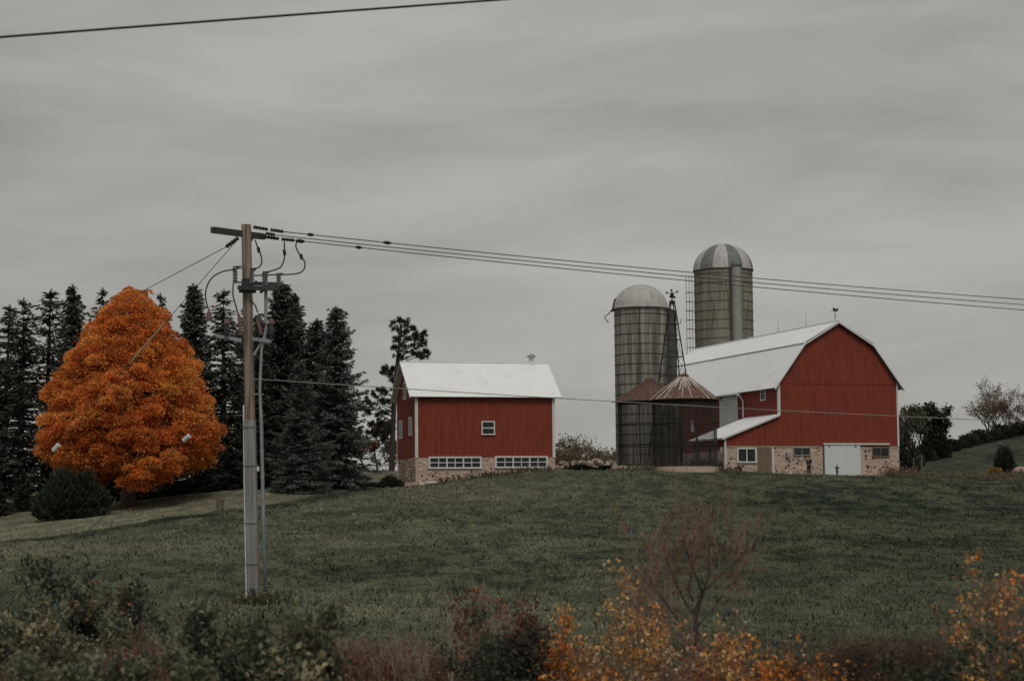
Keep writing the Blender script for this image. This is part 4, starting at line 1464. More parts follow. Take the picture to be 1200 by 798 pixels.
# ------------------------------------------------------------------ vegetation
BARK = mat('dark_bark', (0.075, 0.06, 0.05), (0.04, 0.032, 0.027), scale=4, stretch=(3, 3, .5), bump=.4)
GBARK = mat('grey_bark', (0.17, 0.145, 0.12), (0.10, 0.085, 0.07), scale=4, stretch=(3, 3, .5), bump=.4)
TWIG = mat('red_brown_twig', (0.19, 0.115, 0.085), (0.12, 0.075, 0.055), scale=5)
PTWIG = mat('pale_stem', (0.34, 0.29, 0.23), (0.23, 0.19, 0.15), scale=5)
NEEDLE = leafmat('needle_foliage', .08, .35, 1.2)
LEAF = leafmat('maple_foliage', .42, .25, .9)
SHRUB = leafmat('shrub_foliage', .38, .30, 2.5)


def tubes_mesh(name, br, n=5, minr=0.0):
    mb = MB()
    for pts, rad, lv in br:
        mb.tube(pts, [max(r, minr) for r in rad], n if lv > 0 else 3, cap=False)
    return mb.mesh(name, True)


def spruce_mesh(seed, h, r, dens=1.0, bare=0.05, shade=(0.030, 0.040, 0.030), skirt=1.0):
    rng = np.random.default_rng(seed)
    C, D, Ls, Ws, K = [], [], [], [], []
    br = []
    z = h * bare
    while z < h * .985:
        t = z / h
        R = r * (1 - t) ** .68 * rng.uniform(.72, 1.15) + .15
        if t < .15: R *= skirt
        nb = int(round((4 + 3 * (1 - t)) * dens ** .5))
        a0 = rng.uniform(0, 6.28)
        for k in range(nb):
            if rng.random() > .92 * min(1, dens + .15): continue
            a = a0 + 2 * np.pi * k / nb + rng.normal(0, .22)
            Rb = R * rng.uniform(.6, 1.15) * (1 + .16 * math.sin(2 * a + seed) * math.sin(z * .8 + seed))
            u = np.array([math.cos(a), math.sin(a), 0]); sd = np.array([-u[1], u[0], 0])
            m = max(4, int(Rb / .19))
            s = np.linspace(.12, 1, m)
            zz = z + Rb * (.10 * s - .55 * s ** 1.6 * (1 - t * .9) + .22 * s ** 4) + .25 * t * Rb * s
            pts = u[None] * (s * Rb)[:, None]; pts[:, 2] = zz
            pts += sd[None] * (rng.normal(0, .05) * s * Rb)[:, None]
            if Rb > .9: br.append(([np.array([0, 0, z]), pts[m // 2], pts[-1]], [.03 + .02 * Rb, .02 + .008 * Rb, .008], 0))
            wid = (.30 + .30 * Rb * (1 - s) ** .6) * np.clip(s * 3, .4, 1)
            per = int(round(5 * min(1.0, dens + .2)))
            for q in range(per):
                off = rng.uniform(-1, 1, m)
                cen = pts + sd[None] * (off * wid)[:, None]
                cen[:, 2] += -.16 * np.abs(off) * wid - rng.uniform(-.02, .16, m)
                dd = u[None] * .75 + sd[None] * (off * .9)[:, None] + rng.normal(0, .25, (m, 3)); dd[:, 2] -= .22 + .2 * (1 - t)
                C.append(cen); D.append(dd)
                Ls.append(rng.uniform(.30, .60, m)); Ws.append(rng.uniform(.09, .19, m))
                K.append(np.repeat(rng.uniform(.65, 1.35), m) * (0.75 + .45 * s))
        z += rng.uniform(.20, .36) * (1.25 - .5 * t)
    # leader
    n = 26
    C.append(np.c_[rng.normal(0, .07, n), rng.normal(0, .07, n), h - rng.random(n) * .9]); D.append(np.c_[rng.normal(0, .5, (n, 2)), np.ones(n) * .8])
    Ls.append(np.full(n, .35)); Ws.append(np.full(n, .10)); K.append(np.ones(n))
    C, D, Ls, Ws, K = np.concatenate(C), np.concatenate(D), np.concatenate(Ls), np.concatenate(Ws), np.concatenate(K)
    V, Fq = leaves(rng, C, D, Ls, Ws, .3)
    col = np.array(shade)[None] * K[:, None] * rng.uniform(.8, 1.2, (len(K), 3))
    crown = np_mesh('spruce_crown', V, Fq, col)
    crown.materials.append(NEEDLE)
    br.append(([np.array([0, 0, -.4]), np.array([0, 0, h * .4]), np.array([0, 0, h * .97])], [.018 * h, .012 * h, .012], 1))
    tr = tubes_mesh('spruce_trunk', br, 7)
    tr.materials.append(BARK)
    return crown, tr, h


DARKG = (0.047, 0.057, 0.045)
BLUEG = (0.078, 0.092, 0.080)
SPR = {'a': spruce_mesh(1, 18, 3.6, 1.0, .03, DARKG), 'b': spruce_mesh(2, 18, 3.7, .50, .09, DARKG), 'c': spruce_mesh(3, 18, 4.6, 1.0, .01, BLUEG, 1.1),
       'd': spruce_mesh(4, 18, 4.2, 1.15, .01, DARKG, 1.15), 'e': spruce_mesh(5, 18, 3.4, .62, .07, DARKG)}


def spruce(kind, px, top_py, Y, wid=1.0, rz=0.0, label='', group=None, name='spruce_tree', base=None):
    cr, tr, h = SPR[kind]
    b = P(px, 600, Y)
    z0 = gz(b.x, Y) if base is None else base
    ht = P(px, top_py, Y).z - z0
    t = thing(name, (b.x, Y, z0), label, 'tree', group, rz)
    k = ht / h
    t.scale = (k * wid, k * wid * (.9 + .25 * abs(math.sin(px))), k)
    t.rotation_euler = (math.radians(1.6 * math.sin(px * .7)), math.radians(1.8 * math.sin(px * 1.3)), rz)
    link('crown', cr, t); link('trunk', tr, t)
    return t


GL = 'dark spruces in the row behind the orange maple'
LL = 'tall dark spruce in the open row beside the orange maple, away from the utility pole'
LAB = {124: 'dark spruce whose tip shows just above the maple shoulder', 160: 'dark spruce hidden behind the middle of the maple crown', 195: 'small spruce tip showing over the maple shoulder facing the pole',
       229: 'tall pointed spruce between the maple and the utility pole', 262: 'dark spruce standing just behind the pole stand-off brackets', 282: 'dark spruce mostly hidden behind the utility pole'}
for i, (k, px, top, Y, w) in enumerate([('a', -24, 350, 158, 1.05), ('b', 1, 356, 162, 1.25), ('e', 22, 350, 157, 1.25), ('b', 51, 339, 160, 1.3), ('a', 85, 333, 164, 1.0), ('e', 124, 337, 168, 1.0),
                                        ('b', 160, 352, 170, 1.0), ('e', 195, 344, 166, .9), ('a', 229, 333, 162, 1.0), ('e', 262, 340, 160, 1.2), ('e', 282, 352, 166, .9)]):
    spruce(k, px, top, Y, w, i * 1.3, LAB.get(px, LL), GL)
GR = 'spruces between the utility pole and the small barn'
spruce('d', 326, 330, 163, 1.12, .4, 'tallest broad dark spruce behind the utility pole', GR)
spruce('a', 349, 342, 166, 1.05, 2.1, 'narrow dark spruce top beside the tallest broad spruce', GR)
spruce('a', 371, 374, 164, 1.25, 1.0, 'dark spruce tucked behind the broad grey-green spruces', GR)
spruce('c', 391, 359, 158, .98, 3.0, 'broad grey-green spruce at the open end of the row, by the small barn', GR)
spruce('c', 352, 424, 152, 1.05, .7, 'shorter full-skirted grey-green spruce in front of the tall dark spruces', GR)
spruce('a', 301, 368, 160, 1.0, 5.0, 'dark spruce right behind the utility pole mast', GR)

# dark undergrowth under the row: separate low spruces and yews
GU = 'low dark evergreens under the tree row'
for i, (px, top, Y, w) in enumerate([(-5, 560, 152, 1.6), (28, 552, 155, 1.6), (130, 540, 158, 1.9), (165, 535, 157, 2.0), (200, 532, 157, 2.0), (236, 530, 157, 2.0), (270, 522, 157, 2.0), (300, 520, 157, 1.9)]):
    spruce('d', px, top, Y, w * 1.15, i * .9, 'low dark evergreen filling the shade under the tree row', GU, 'evergreen_shrub')


def dome_bush_mesh(seed, n, rx, rz_, col, L=.3, Wd=.1, up=.5, m=None, jit=.2, lumps=14):
    """dense rounded bush with a lumpy outline, local origin at ground"""
    rng = np.random.default_rng(seed)
    u = unit(rng.normal(size=(n, 3))); u[:, 2] = np.abs(u[:, 2])
    lump = unit(rng.normal(size=(lumps, 3))); lump[:, 2] = np.abs(lump[:, 2])
    k = .74 + .32 * (np.max(u @ lump.T, 1) ** 12) + rng.normal(0, .06, n)
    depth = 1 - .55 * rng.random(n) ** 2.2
    C = u * (k * depth)[:, None] * np.array([rx, rx, rz_])
    D = u + np.array([0, 0, up]) + rng.normal(0, .45, (n, 3))
    V, Fq = leaves(rng, C, D, L * rng.uniform(.6, 1.3, n), Wd * rng.uniform(.6, 1.3, n))
    cc = np.asarray(col, float)
    if cc.ndim == 1: cc = cc[None]
    ci = rng.integers(0, len(cc), n)
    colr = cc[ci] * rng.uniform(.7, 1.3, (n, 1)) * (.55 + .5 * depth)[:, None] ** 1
    me = np_mesh('foliage', V, Fq, colr)
    me.materials.append(m or SHRUB)
    return me


def stems_mesh(seed, n, L, r, lvl, spread=.5, m=None, **kw):
    rng = np.random.default_rng(seed)
    br, tips = [], []
    for i in range(n):
        a = rng.uniform(0, 6.28)
        grow(rng, (rng.normal(0, .06 * n ** .5), rng.normal(0, .06 * n ** .5), -.1), (math.cos(a) * spread, math.sin(a) * spread, 1), L * rng.uniform(.75, 1.1), r, lvl, br, tips, **kw)
    me = tubes_mesh('stems', br, 5, .003)
    me.materials.append(m or TWIG)
    return me, tips


def bush(px, top_py, Y, wpx, label, seed, n, cols, L, Wd, name='round_bush', cat='bush', group=None, m=None, base_py=None, up=.5, lumps=14):
    b = P(px, 600, Y)
    z0 = gz(b.x, Y)
    ht = P(px, top_py, Y).z - z0
    rx = wpx / 2 / (FPX / Y)
    t = thing(name, (b.x, Y, z0), label, cat, group)
    link('foliage', dome_bush_mesh(seed, n, rx, ht, cols, L, Wd, up, m, lumps=lumps), t)
    sm, _ = stems_mesh(seed + 50, 5, ht * .6, .03, 1, .6, BARK)
    link('stems', sm, t)
    return t


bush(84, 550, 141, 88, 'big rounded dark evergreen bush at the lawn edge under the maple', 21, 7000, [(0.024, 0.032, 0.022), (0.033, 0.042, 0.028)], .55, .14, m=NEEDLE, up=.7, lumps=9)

# ---- orange maple
rng = np.random.default_rng(31)
YM = 148.0
mb_ = P(152, 585, YM)
zm = gz(mb_.x, YM)
msc = FPX / YM
H_top = P(152, 333, YM).z - zm
maple = thing('maple_tree', (mb_.x, YM, zm), 'huge bright orange maple in full autumn colour', 'tree')
pf_t = np.array([.0, .04, .23, .40, .56, .727, .82, .894, .95, .985, 1.0])
pf_r = np.array([.72, .98, 1.0, .95, .80, .57, .46, .35, .23, .13, .05])
Rm = 91 / msc
z_lo = P(152, 553, YM).z - zm


def mrad(t):
    return np.interp(t, pf_t, pf_r) * Rm


CC, CN, CS = [], [], []
ncl = 1120
tt = rng.random(ncl * 3) ** .92
acc = rng.random(ncl * 3) < (mrad(tt) / Rm) ** .9
tt = tt[acc][:ncl]; ncl = len(tt)
ang = rng.uniform(0, 2 * np.pi, ncl)
lob = 1 + .06 * np.sin(ang * 5 + tt * 9) + .045 * np.sin(ang * 3 - tt * 17) + rng.normal(0, .025, ncl)
dep = 1.04 - .50 * rng.random(ncl) ** 1.5
rr_ = mrad(tt) * lob * dep
cen = np.c_[rr_ * np.cos(ang) + .12 * (1 - tt), rr_ * np.sin(ang), z_lo + tt * (H_top - z_lo) * .985 - .35 + rng.normal(0, .25, ncl) + .9 * np.clip(.12 - tt, 0, 1) / .12 * np.sin(ang * 2.0 + 1)]
size = rng.uniform(.34, .95, ncl) * np.clip(.5 + .6 * mrad(tt) / Rm, .4, 1)
nl = (480 * (size / .8) ** 2).astype(int)
# colour drifts: lighter orange midway, redder below and at the top
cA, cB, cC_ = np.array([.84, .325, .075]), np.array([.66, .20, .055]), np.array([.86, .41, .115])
Cl, Dl, Kl = [], [], []
for i in range(ncl):
    n = nl[i]
    u = unit(rng.normal(size=(n, 3)))
    u[:, 2] = np.where(u[:, 2] < -.5, -u[:, 2] * .8, u[:, 2])
    rad_ = (.55 + .45 * rng.random(n) ** .6)[:, None]
    C = cen[i] + u * rad_ * np.array([1.15, 1.15, .80]) * size[i]
    outw = np.array([math.cos(ang[i]), math.sin(ang[i]), 0.0])
    C += outw * .0
    D = u * .5 + outw * .5 + np.array([0, 0, -.25]) + rng.normal(0, .5, (n, 3))
    g = rng.random()
    t_ = tt[i]
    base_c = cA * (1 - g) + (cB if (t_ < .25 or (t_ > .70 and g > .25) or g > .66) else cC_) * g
    C = np.r_[C[:int(n * .94)], cen[i] + rng.normal(0, .75, (n - int(n * .94), 3)) * size[i] * .9]
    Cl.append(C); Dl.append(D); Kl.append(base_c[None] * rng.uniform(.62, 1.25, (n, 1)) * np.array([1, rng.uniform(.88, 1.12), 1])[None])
nf = 30000
tf = rng.random(nf) ** .9; af = rng.uniform(0, 2 * np.pi, nf)
rf = mrad(tf) * (1 + .06 * np.sin(af * 5 + tf * 9) + .045 * np.sin(af * 3 - tf * 17)) * (1.06 - .26 * rng.random(nf))
okf = np.sin(af * 11 + 3 * np.sin(tf * 23)) * np.sin(tf * 41 + 2 * np.sin(af * 7)) + rng.normal(0, .35, nf) > -.25
Cf = np.c_[rf * np.cos(af) + .12 * (1 - tf), rf * np.sin(af), z_lo + tf * (H_top - z_lo) * .985 - .2][okf]
pal = np.array([cA, cC_, cA * .8 + cB * .2])
Cl.append(Cf); Dl.append(np.c_[np.cos(af), np.sin(af), -.4 * np.ones(nf)][okf] + rng.normal(0, .6, (len(Cf), 3))); Kl.append(pal[rng.integers(0, 3, len(Cf))] * rng.uniform(.65, 1.2, (len(Cf), 1)))
Cl, Dl, Kl = np.concatenate(Cl), np.concatenate(Dl), np.concatenate(Kl)
V, Fq = leaves(rng, Cl, Dl, rng.uniform(.10, .19, len(Cl)), rng.uniform(.085, .155, len(Cl)), .2)
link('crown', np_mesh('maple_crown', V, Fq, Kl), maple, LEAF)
br, tips = [], []
for i in range(9):
    a = 2 * np.pi * i / 9 + rng.normal(0, .2)
    grow(rng, (0, 0, 1.6 + .35 * i), (math.cos(a) * .8, math.sin(a) * .8, .75 + .06 * i), 6.2 - .25 * i, .20, 2, br, tips, ang=.7, split=(2, 3))
br.append(([np.array([0, 0, -.4]), np.array([.05, 0, 2.2]), np.array([0, .1, 7]), np.array([0, 0, H_top * .9])], [.55, .42, .28, .04], 2))
link('trunk', tubes_mesh('maple_trunk', br, 8), maple, BARK)

# ---- lone pine by the small barn
YN = 187.0
nb_ = P(459, 549, YN)
zn = gz(nb_.x, YN)
pine = thing('pine_tree', (nb_.x, YN, zn), 'lone scraggly pine with bare trunk and tufted boughs behind the small barn', 'tree')
rng = np.random.default_rng(44)
LP = lambda px, py, dy=0.0: np.array(P(px, py, YN + dy)) - np.array([nb_.x, YN, zn])
trunk_pts = [LP(459, 552), LP(460.5, 500), LP(463, 450), LP(467, 412), LP(470, 385), LP(471, 373)]
br = [([p for p in trunk_pts], [.30, .25, .21, .16, .09, .03], 1)]
tuft = [(468, 376, 6), (476, 378, 6), (463, 384, 6), (473, 388, 8), (482, 386, 7), (487, 392, 6), (477, 398, 8), (466, 397, 6), (492, 396, 6), (496, 391, 4), (486, 403, 8), (494, 404, 6), (474, 408, 7), (482, 412, 7),
        (490, 415, 6), (497, 417, 5), (500, 413, 4), (470, 418, 6), (463, 408, 4), (452, 432, 4), (457, 438, 5), (462, 432, 4), (448, 436, 3), (460, 446, 4), (428, 470, 6), (436, 462, 6), (444, 457, 6), (452, 460, 6), (449, 470, 6), (438, 474, 7), (424, 478, 5), (430, 484, 5),
        (442, 486, 6), (452, 482, 6), (446, 496, 6), (436, 497, 5), (452, 500, 5), (430, 506, 5), (441, 509, 5), (449, 514, 4), (456, 470, 5), (470, 468, 5), (470, 490, 5)]
Cl, Dl, Ls, Kl = [], [], [], []
for (px, py, rp) in tuft:
    dy = rng.uniform(-1.2, 1.2)
    c = LP(px, py, dy)
    tz = np.interp(c[2] - .8, [p[2] for p in trunk_pts], range(len(trunk_pts)))
    i = min(int(tz), len(trunk_pts) - 2)
    o = trunk_pts[i] + (trunk_pts[i + 1] - trunk_pts[i]) * (tz - i)
    br.append(([o, (o + c) / 2 + np.array([0, 0, .15]), c], [.075, .05, .02], 0))
    R = rp / (FPX / YN)
    for s in range(9):
        q = c + rng.normal(0, .5, 3) * R * np.array([1.1, 1.1, .7])
        n = 34
        u = unit(rng.normal(size=(n, 3)) + np.array([0, 0, .5]))
        Cl.append(q + u * .17); Dl.append(u); Ls.append(rng.uniform(.28, .42, n)); Kl.append(np.repeat(rng.uniform(.7, 1.3), n))
Cl, Dl, Ls, Kl = np.concatenate(Cl), np.concatenate(Dl), np.concatenate(Ls), np.concatenate(Kl)
V, Fq = leaves(rng, Cl, Dl, Ls, .055, .2)
link('crown', np_mesh('pine_crown', V, Fq, np.array([.030, .036, .026])[None] * Kl[:, None]), pine, NEEDLE)
link('trunk', tubes_mesh('pine_trunk', br, 7), pine, BARK)


# ---- deciduous trees with visible limbs
def open_tree(px, top_py, Y, seed, label, leafcols, nleaf, wr=.8, lsize=.30, group=None, base_z=None, lvl=4, twigm=None, name='deciduous_tree', stems=1, rr=.16, spread=.15, ang=.75, lr=.66):
    rng = np.random.default_rng(seed)
    b = P(px, 600, Y)
    z0 = gz(b.x, Y) if base_z is None else base_z
    ht = P(px, top_py, Y).z - z0
    t = thing(name, (b.x, Y, z0), label, 'tree', group)
    br, tips = [], []
    for s in range(stems):
        a = rng.uniform(0, 6.28)
        grow(rng, (rng.normal(0, .15) * (stems > 1), rng.normal(0, .15) * (stems > 1), -.3), (math.cos(a) * spread, math.sin(a) * spread, 1), ht * .42, rr, lvl, br, tips, ang=ang, split=(3, 4), lr=lr, up=.10, t0=.4)
    zmax = max(p[2] for q in br for p in q[0])
    k = ht / zmax
    for q in br:
        for i in range(len(q[0])): q[0][i] = q[0][i] * np.array([k * wr, k * wr, k])
    tm = tubes_mesh('limbs', br, 5, .012)
    link('trunk', tm, t, twigm or BARK)
    if nleaf:
        T = np.array([q[0] for q in tips]) * np.array([k * wr, k * wr, k])
        i = rng.integers(0, len(T), nleaf)
        C = T[i] + rng.normal(0, .22, (nleaf, 3))
        V, Fq = leaves(rng, C, rng.normal(size=(nleaf, 3)) + np.array([0, 0, -.3]), lsize * rng.uniform(.6, 1.3, nleaf), lsize * .7)
        cc = np.array(leafcols); patch = (np.sin(C[:, 0] * 1.3 + seed) * np.sin(C[:, 2] * 1.1) + rng.normal(0, .5, nleaf))
        ci = np.clip(((patch + 1.2) / 2.4 * len(cc)).astype(int), 0, len(cc) - 1)
        link('crown', np_mesh('crown', V, Fq, cc[ci] * rng.uniform(.7, 1.3, (nleaf, 1))), t, SHRUB)
    return t


OLIVE = [(0.075, 0.075, 0.045), (0.11, 0.10, 0.06), (0.06, 0.065, 0.045)]
GF = 'trees on the far hillside'
open_tree(1066, 472, 262, 61, 'thin olive-leaved tree just past the big barn corner', [(0.10, 0.10, 0.065), (0.13, 0.125, 0.08), (0.075, 0.08, 0.055)], 2000, 1.0, .30, spread=.2, stems=2, ang=.55)
open_tree(1082, 474, 283, 62, 'pale yellowish half-bare tree beside the dark far evergreen', [(0.15, 0.135, 0.085), (0.12, 0.115, 0.075), (0.10, 0.095, 0.065)], 2400, .85, .34)
open_tree(1099, 469, 286, 65, 'dark bushy full-crowned tree on the far hillside', [(0.026, 0.032, 0.024), (0.036, 0.040, 0.028), (0.045, 0.046, 0.032)], 3400, .95, .36, lvl=4, ang=.6, stems=2)
open_tree(1168, 441, 318, 63, 'large half-bare hillside tree with rusty orange leaves left at its top', [(0.11, 0.10, 0.07), (0.20, 0.14, 0.07), (0.28, 0.16, 0.065), (0.13, 0.115, 0.08)], 3000, 1.3, .26, twigm=GBARK, rr=.22, stems=5, spread=.6, ang=.5, lr=.72, lvl=4)
open_tree(1207, 452, 322, 64, 'brown half-bare tree beyond the large half-bare hillside tree', [(0.17, 0.11, 0.065), (0.13, 0.10, 0.07)], 1700, 1.2, .26, twigm=GBARK, rr=.18, stems=3, spread=.5, ang=.5, lr=.72)
HB = 'dark shrubs along the far hill crest'
for i, (px, top, Y, w) in enumerate([(1061, 531, 268, 26), (1072, 526, 274, 30), (1086, 519, 283, 34), (1100, 517, 290, 36), (1114, 513, 296, 32), (1127, 513, 301, 30), (1139, 507, 305, 32), (1151, 501, 309, 34), (1164, 503, 315, 36), (1178, 496, 320, 40), (1196, 492, 326, 44)]):
    bush(px, top, Y, w, 'dark rounded shrub in the hedge line along the far hill', 70 + i, 1500, [(0.030, 0.036, 0.026), (0.046, 0.048, 0.034), (0.065, 0.058, 0.040)], .45, .28, 'hedge_shrub', 'bush', HB, lumps=7)
bush(1097, 488, 285, 42, 'dense dark undergrowth round the foot of the dark full-crowned tree', 68, 2600, [(0.028, 0.034, 0.025), (0.040, 0.042, 0.030)], .45, .28, 'undergrowth_shrub', lumps=6)
bush(1064, 497, 263, 34, 'olive undergrowth round the foot of the thin olive-leaved tree', 69, 1700, [(0.075, 0.078, 0.052), (0.10, 0.10, 0.068), (0.05, 0.056, 0.04)], .42, .26, 'undergrowth_shrub', lumps=6)
# brush between the barns
BB = 'tan brush between the small barn and the silo'
for i, (px, top, Y, w, s) in enumerate([(658, 522, 232, 30, 1), (672, 510, 236, 34, 2), (687, 520, 234, 32, 3), (702, 523, 236, 34, 4), (716, 527, 233, 30, 5)]):
    open_tree(px, top, Y, 80 + s, 'tan leafless brush thicket behind the low stone wall', [(0.22, 0.17, 0.11), (0.18, 0.15, 0.10), (0.26, 0.19, 0.12), (0.12, 0.11, 0.07)], 2600, 2.0, .26, BB, lvl=3, name='brush_thicket', stems=4, spread=.5, rr=.05, twigm=GBARK)
open_tree(443, 492, 215, 91, 'small rusty brown leafy tree behind the lone pine', [(0.13, 0.10, 0.06), (0.20, 0.10, 0.055), (0.09, 0.085, 0.05)], 2600, 1.2, .30, lvl=3)
open_tree(455, 512, 222, 93, 'grey leafless thicket beyond the pine trunk', [(0.12, 0.11, 0.08), (0.09, 0.085, 0.06)], 1500, 1.6, .26, lvl=3, name='brush_thicket', stems=3, spread=.5, rr=.06)
open_tree(430, 508, 210, 92, 'low red-brown sapling beside the last spruce', [(0.22, 0.085, 0.05), (0.15, 0.09, 0.055)], 1200, 1.3, .28, lvl=3)

# ---- dark shrubs by the small barn corner, weeds along the foundations
bush(437, 566, 161, 34, 'dark low spreading shrub a step away from the small barn corner', 107, 1600, [(0.030, 0.032, 0.022), (0.05, 0.042, 0.028)], .28, .09, 'low_shrub')
bush(458, 558, 164, 34, 'dark low shrub touching the corner of the small barn', 101, 2200, [(0.030, 0.032, 0.022), (0.05, 0.042, 0.028)], .28, .09, 'low_shrub')
bush(682, 545, 173.5, 38, 'low dark trailing shrub below the fieldstone wall', 102, 2600, [(0.024, 0.028, 0.020), (0.034, 0.036, 0.025)], .24, .10, 'low_shrub')
bush(712, 546, 173.5, 24, 'low dark shrub at the silo foot', 103, 1500, [(0.022, 0.026, 0.019)], .24, .10, 'low_shrub')
bush(866, 545, 182.6, 12, 'tiny dark plant under the white-framed basement window', 104, 500, [(0.035, 0.034, 0.025)], .16, .06, 'low_shrub')
bush(1179, 523, 184, 30, 'dark cone-shaped evergreen shrub at the end of the field', 105, 3600, [(0.022, 0.028, 0.020)], .26, .08, 'cone_shrub', m=NEEDLE, up=1.5)
bush(1168, 545, 180, 20, 'small golden yellow bush beside the dark cone shrub', 106, 1300, [(0.36, 0.24, 0.07), (0.26, 0.17, 0.05)], .18, .10, 'golden_bush')


def weeds(name, pts, n, hmin, hmax, cols, label, seed, wd=.02, kind='stuff', leafy=.5, cat='weeds'):
    """standing dry stems with small leaves, scattered round given (x,y,radius) spots"""
    rng = np.random.default_rng(seed)
    P_ = np.array(pts)
    i = rng.integers(0, len(P_), n)
    x = P_[i, 0] + rng.normal(0, 1, n) * P_[i, 2]; y = P_[i, 1] + rng.normal(0, .7, n) * P_[i, 2]
    z = zg(x, y)
    h = rng.uniform(hmin, hmax, n)
    top = np.c_[x + rng.normal(0, .15, n) * h, y + rng.normal(0, .15, n) * h, z + h]
    bot = np.c_[x, y, z - .03]
    cc = np.array(cols)
    D = top - bot
    V1, F1 = leaves(rng, (top + bot) / 2, D, h, wd, .3)
    m = int(n * leafy * 6)
    j = rng.integers(0, n, m)
    t = rng.uniform(.3, 1.02, m)[:, None]
    C2 = bot[j] * (1 - t) + top[j] * t + rng.normal(0, .03, (m, 3))
    V2, F2 = leaves(rng, C2, rng.normal(size=(m, 3)) + np.array([0, 0, .4]), wd * rng.uniform(2.5, 5, m), wd * rng.uniform(1.2, 2.2, m))
    c1 = cc[rng.integers(0, len(cc), n)] * rng.uniform(.6, 1.1, (n, 1)); c2 = cc[rng.integers(0, len(cc), m)] * rng.uniform(.7, 1.3, (m, 1))
    o = link(name, np_mesh(name, np.r_[V1, V2], np.r_[F1, F2 + len(V1)], np.r_[c1, c2]), None, SHRUB)
    return tag(o, label, cat, kind=kind)


TAN = [(0.24, 0.19, 0.13), (0.18, 0.14, 0.09), (0.13, 0.12, 0.075)]
hx = lambda px, Y, r: (P(px, 600, Y).x, Y, r)
weeds('dry_weeds', [hx(q, 178 + 3 * math.sin(q), .9) for q in range(1070, 1240, 7)], 900, .15, .7, [(0.30, 0.25, 0.18), (0.22, 0.18, 0.12), (0.13, 0.12, 0.075)], 'tan weeds standing along the field edge past the big barn', 111, .05)
weeds('dry_weeds', [hx(q, 168.3 + (q - 490) * .022, .35) for q in range(515, 650, 8)], 330, .12, .6, [(0.20, 0.165, 0.11), (0.09, 0.09, 0.055), (0.27, 0.20, 0.14)], 'sparse weeds along the small barn foundation', 112, .05)
weeds('dry_weeds', [hx(q, 169 + (q % 17) * .5, .5) for q in range(735, 860, 5)], 700, .15, .6, [(0.30, 0.24, 0.18), (0.2, 0.16, 0.11), (0.09, 0.085, 0.05)], 'pale dead weeds around the corn crib bases', 113, .05)
weeds('dry_weeds', [hx(q, 183.5, .4) for q in range(1040, 1075, 5)], 260, .2, 1.0, [(0.34, 0.22, 0.17), (0.25, 0.17, 0.12)], 'pinkish dry weeds at the stone corner of the big barn', 114, .05)
weeds('dry_weeds', [hx(q, 186, .5) for q in range(808, 850, 4)], 420, .3, 1.6, [(0.06, 0.06, 0.04), (0.10, 0.08, 0.055), (0.2, 0.17, 0.12)], 'dark tangled weeds beside the open lean-to', 115, .05)

# ---- loose stones, stone wall, stump, fence posts
STG = [mat('pale_fieldstone', (0.54, 0.48, 0.41), (0.40, 0.34, 0.28), scale=3, bump=.4), mat('pink_fieldstone', (0.36, 0.27, 0.22), (0.25, 0.18, 0.14), scale=3, bump=.4), mat('dark_fieldstone', (0.12, 0.095, 0.08), (0.08, 0.065, 0.055), scale=3, bump=.4)]


def rock_mesh(seed, m):
    rng = np.random.default_rng(seed)
    mb = MB()
    v, f = [], []
    nu, nv = 8, 5
    for j in range(nv):
        b = -math.pi / 2 + math.pi * (j + .5) / nv
        for i in range(nu):
            a = 2 * math.pi * i / nu
            r = rng.uniform(.8, 1.12)
            v.append((r * math.cos(b) * math.cos(a), r * math.cos(b) * math.sin(a), .75 * r * math.sin(b)))
    for j in range(nv - 1):
        for i in range(nu): f.append((j * nu + i, j * nu + (i + 1) % nu, (j + 1) * nu + (i + 1) % nu, (j + 1) * nu + i))
    f.append(tuple(range(nu - 1, -1, -1))); f.append(tuple((nv - 1) * nu + i for i in range(nu)))
    mb.add(v, f)
    me = mb.mesh('rock'); me.materials.append(m)
    return me


RK = [rock_mesh(s, STG[s % 3 if s < 3 else s % 2]) for s in range(6)]
rng = np.random.default_rng(9)
for i, (px, Y, s) in enumerate([(466, 167.5, .34), (472, 167.2, .42), (479, 167.2, .38), (487, 167.0, .36), (494, 167.3, .30), (501, 167.6, .33), (508, 167.9, .26), (469, 168.6, .36), (482, 168.2, .34), (463, 168.9, .3)]):
    b = P(px, 600, Y)
    o = link('rubble_stone', RK[(0, 3, 1, 3, 0, 4)[i % 6]]); o.location = (b.x, Y, gz(b.x, Y) + s * .35); s *= 1.25; o.location.z += .08; o.scale = (s * 1.3, s, s * .8); o.rotation_euler = (0, 0, i)
    tag(o, 'pale rubble stone lying at the small barn corner', 'stone', 'rubble stones at the small barn corner')
for px, Y, s, lb in ((722, 171.5, .38, 'pale boulder in the grass at the silo foot'), (730, 171.2, .42, 'white boulder in the grass next to another pale boulder'), (1197, 183, .8, 'large pale boulder past the cone-shaped shrub'), (699, 177.6, .5, 'large pale boulder on top of the fieldstone wall')):
    b = P(px, 600, Y)
    o = link('boulder', RK[3]); o.location = (b.x, Y, gz(b.x, Y) + s * (.35 if px != 699 else 1.3)); o.scale = (s * 1.3, s, s * .8); tag(o, lb, 'boulder')
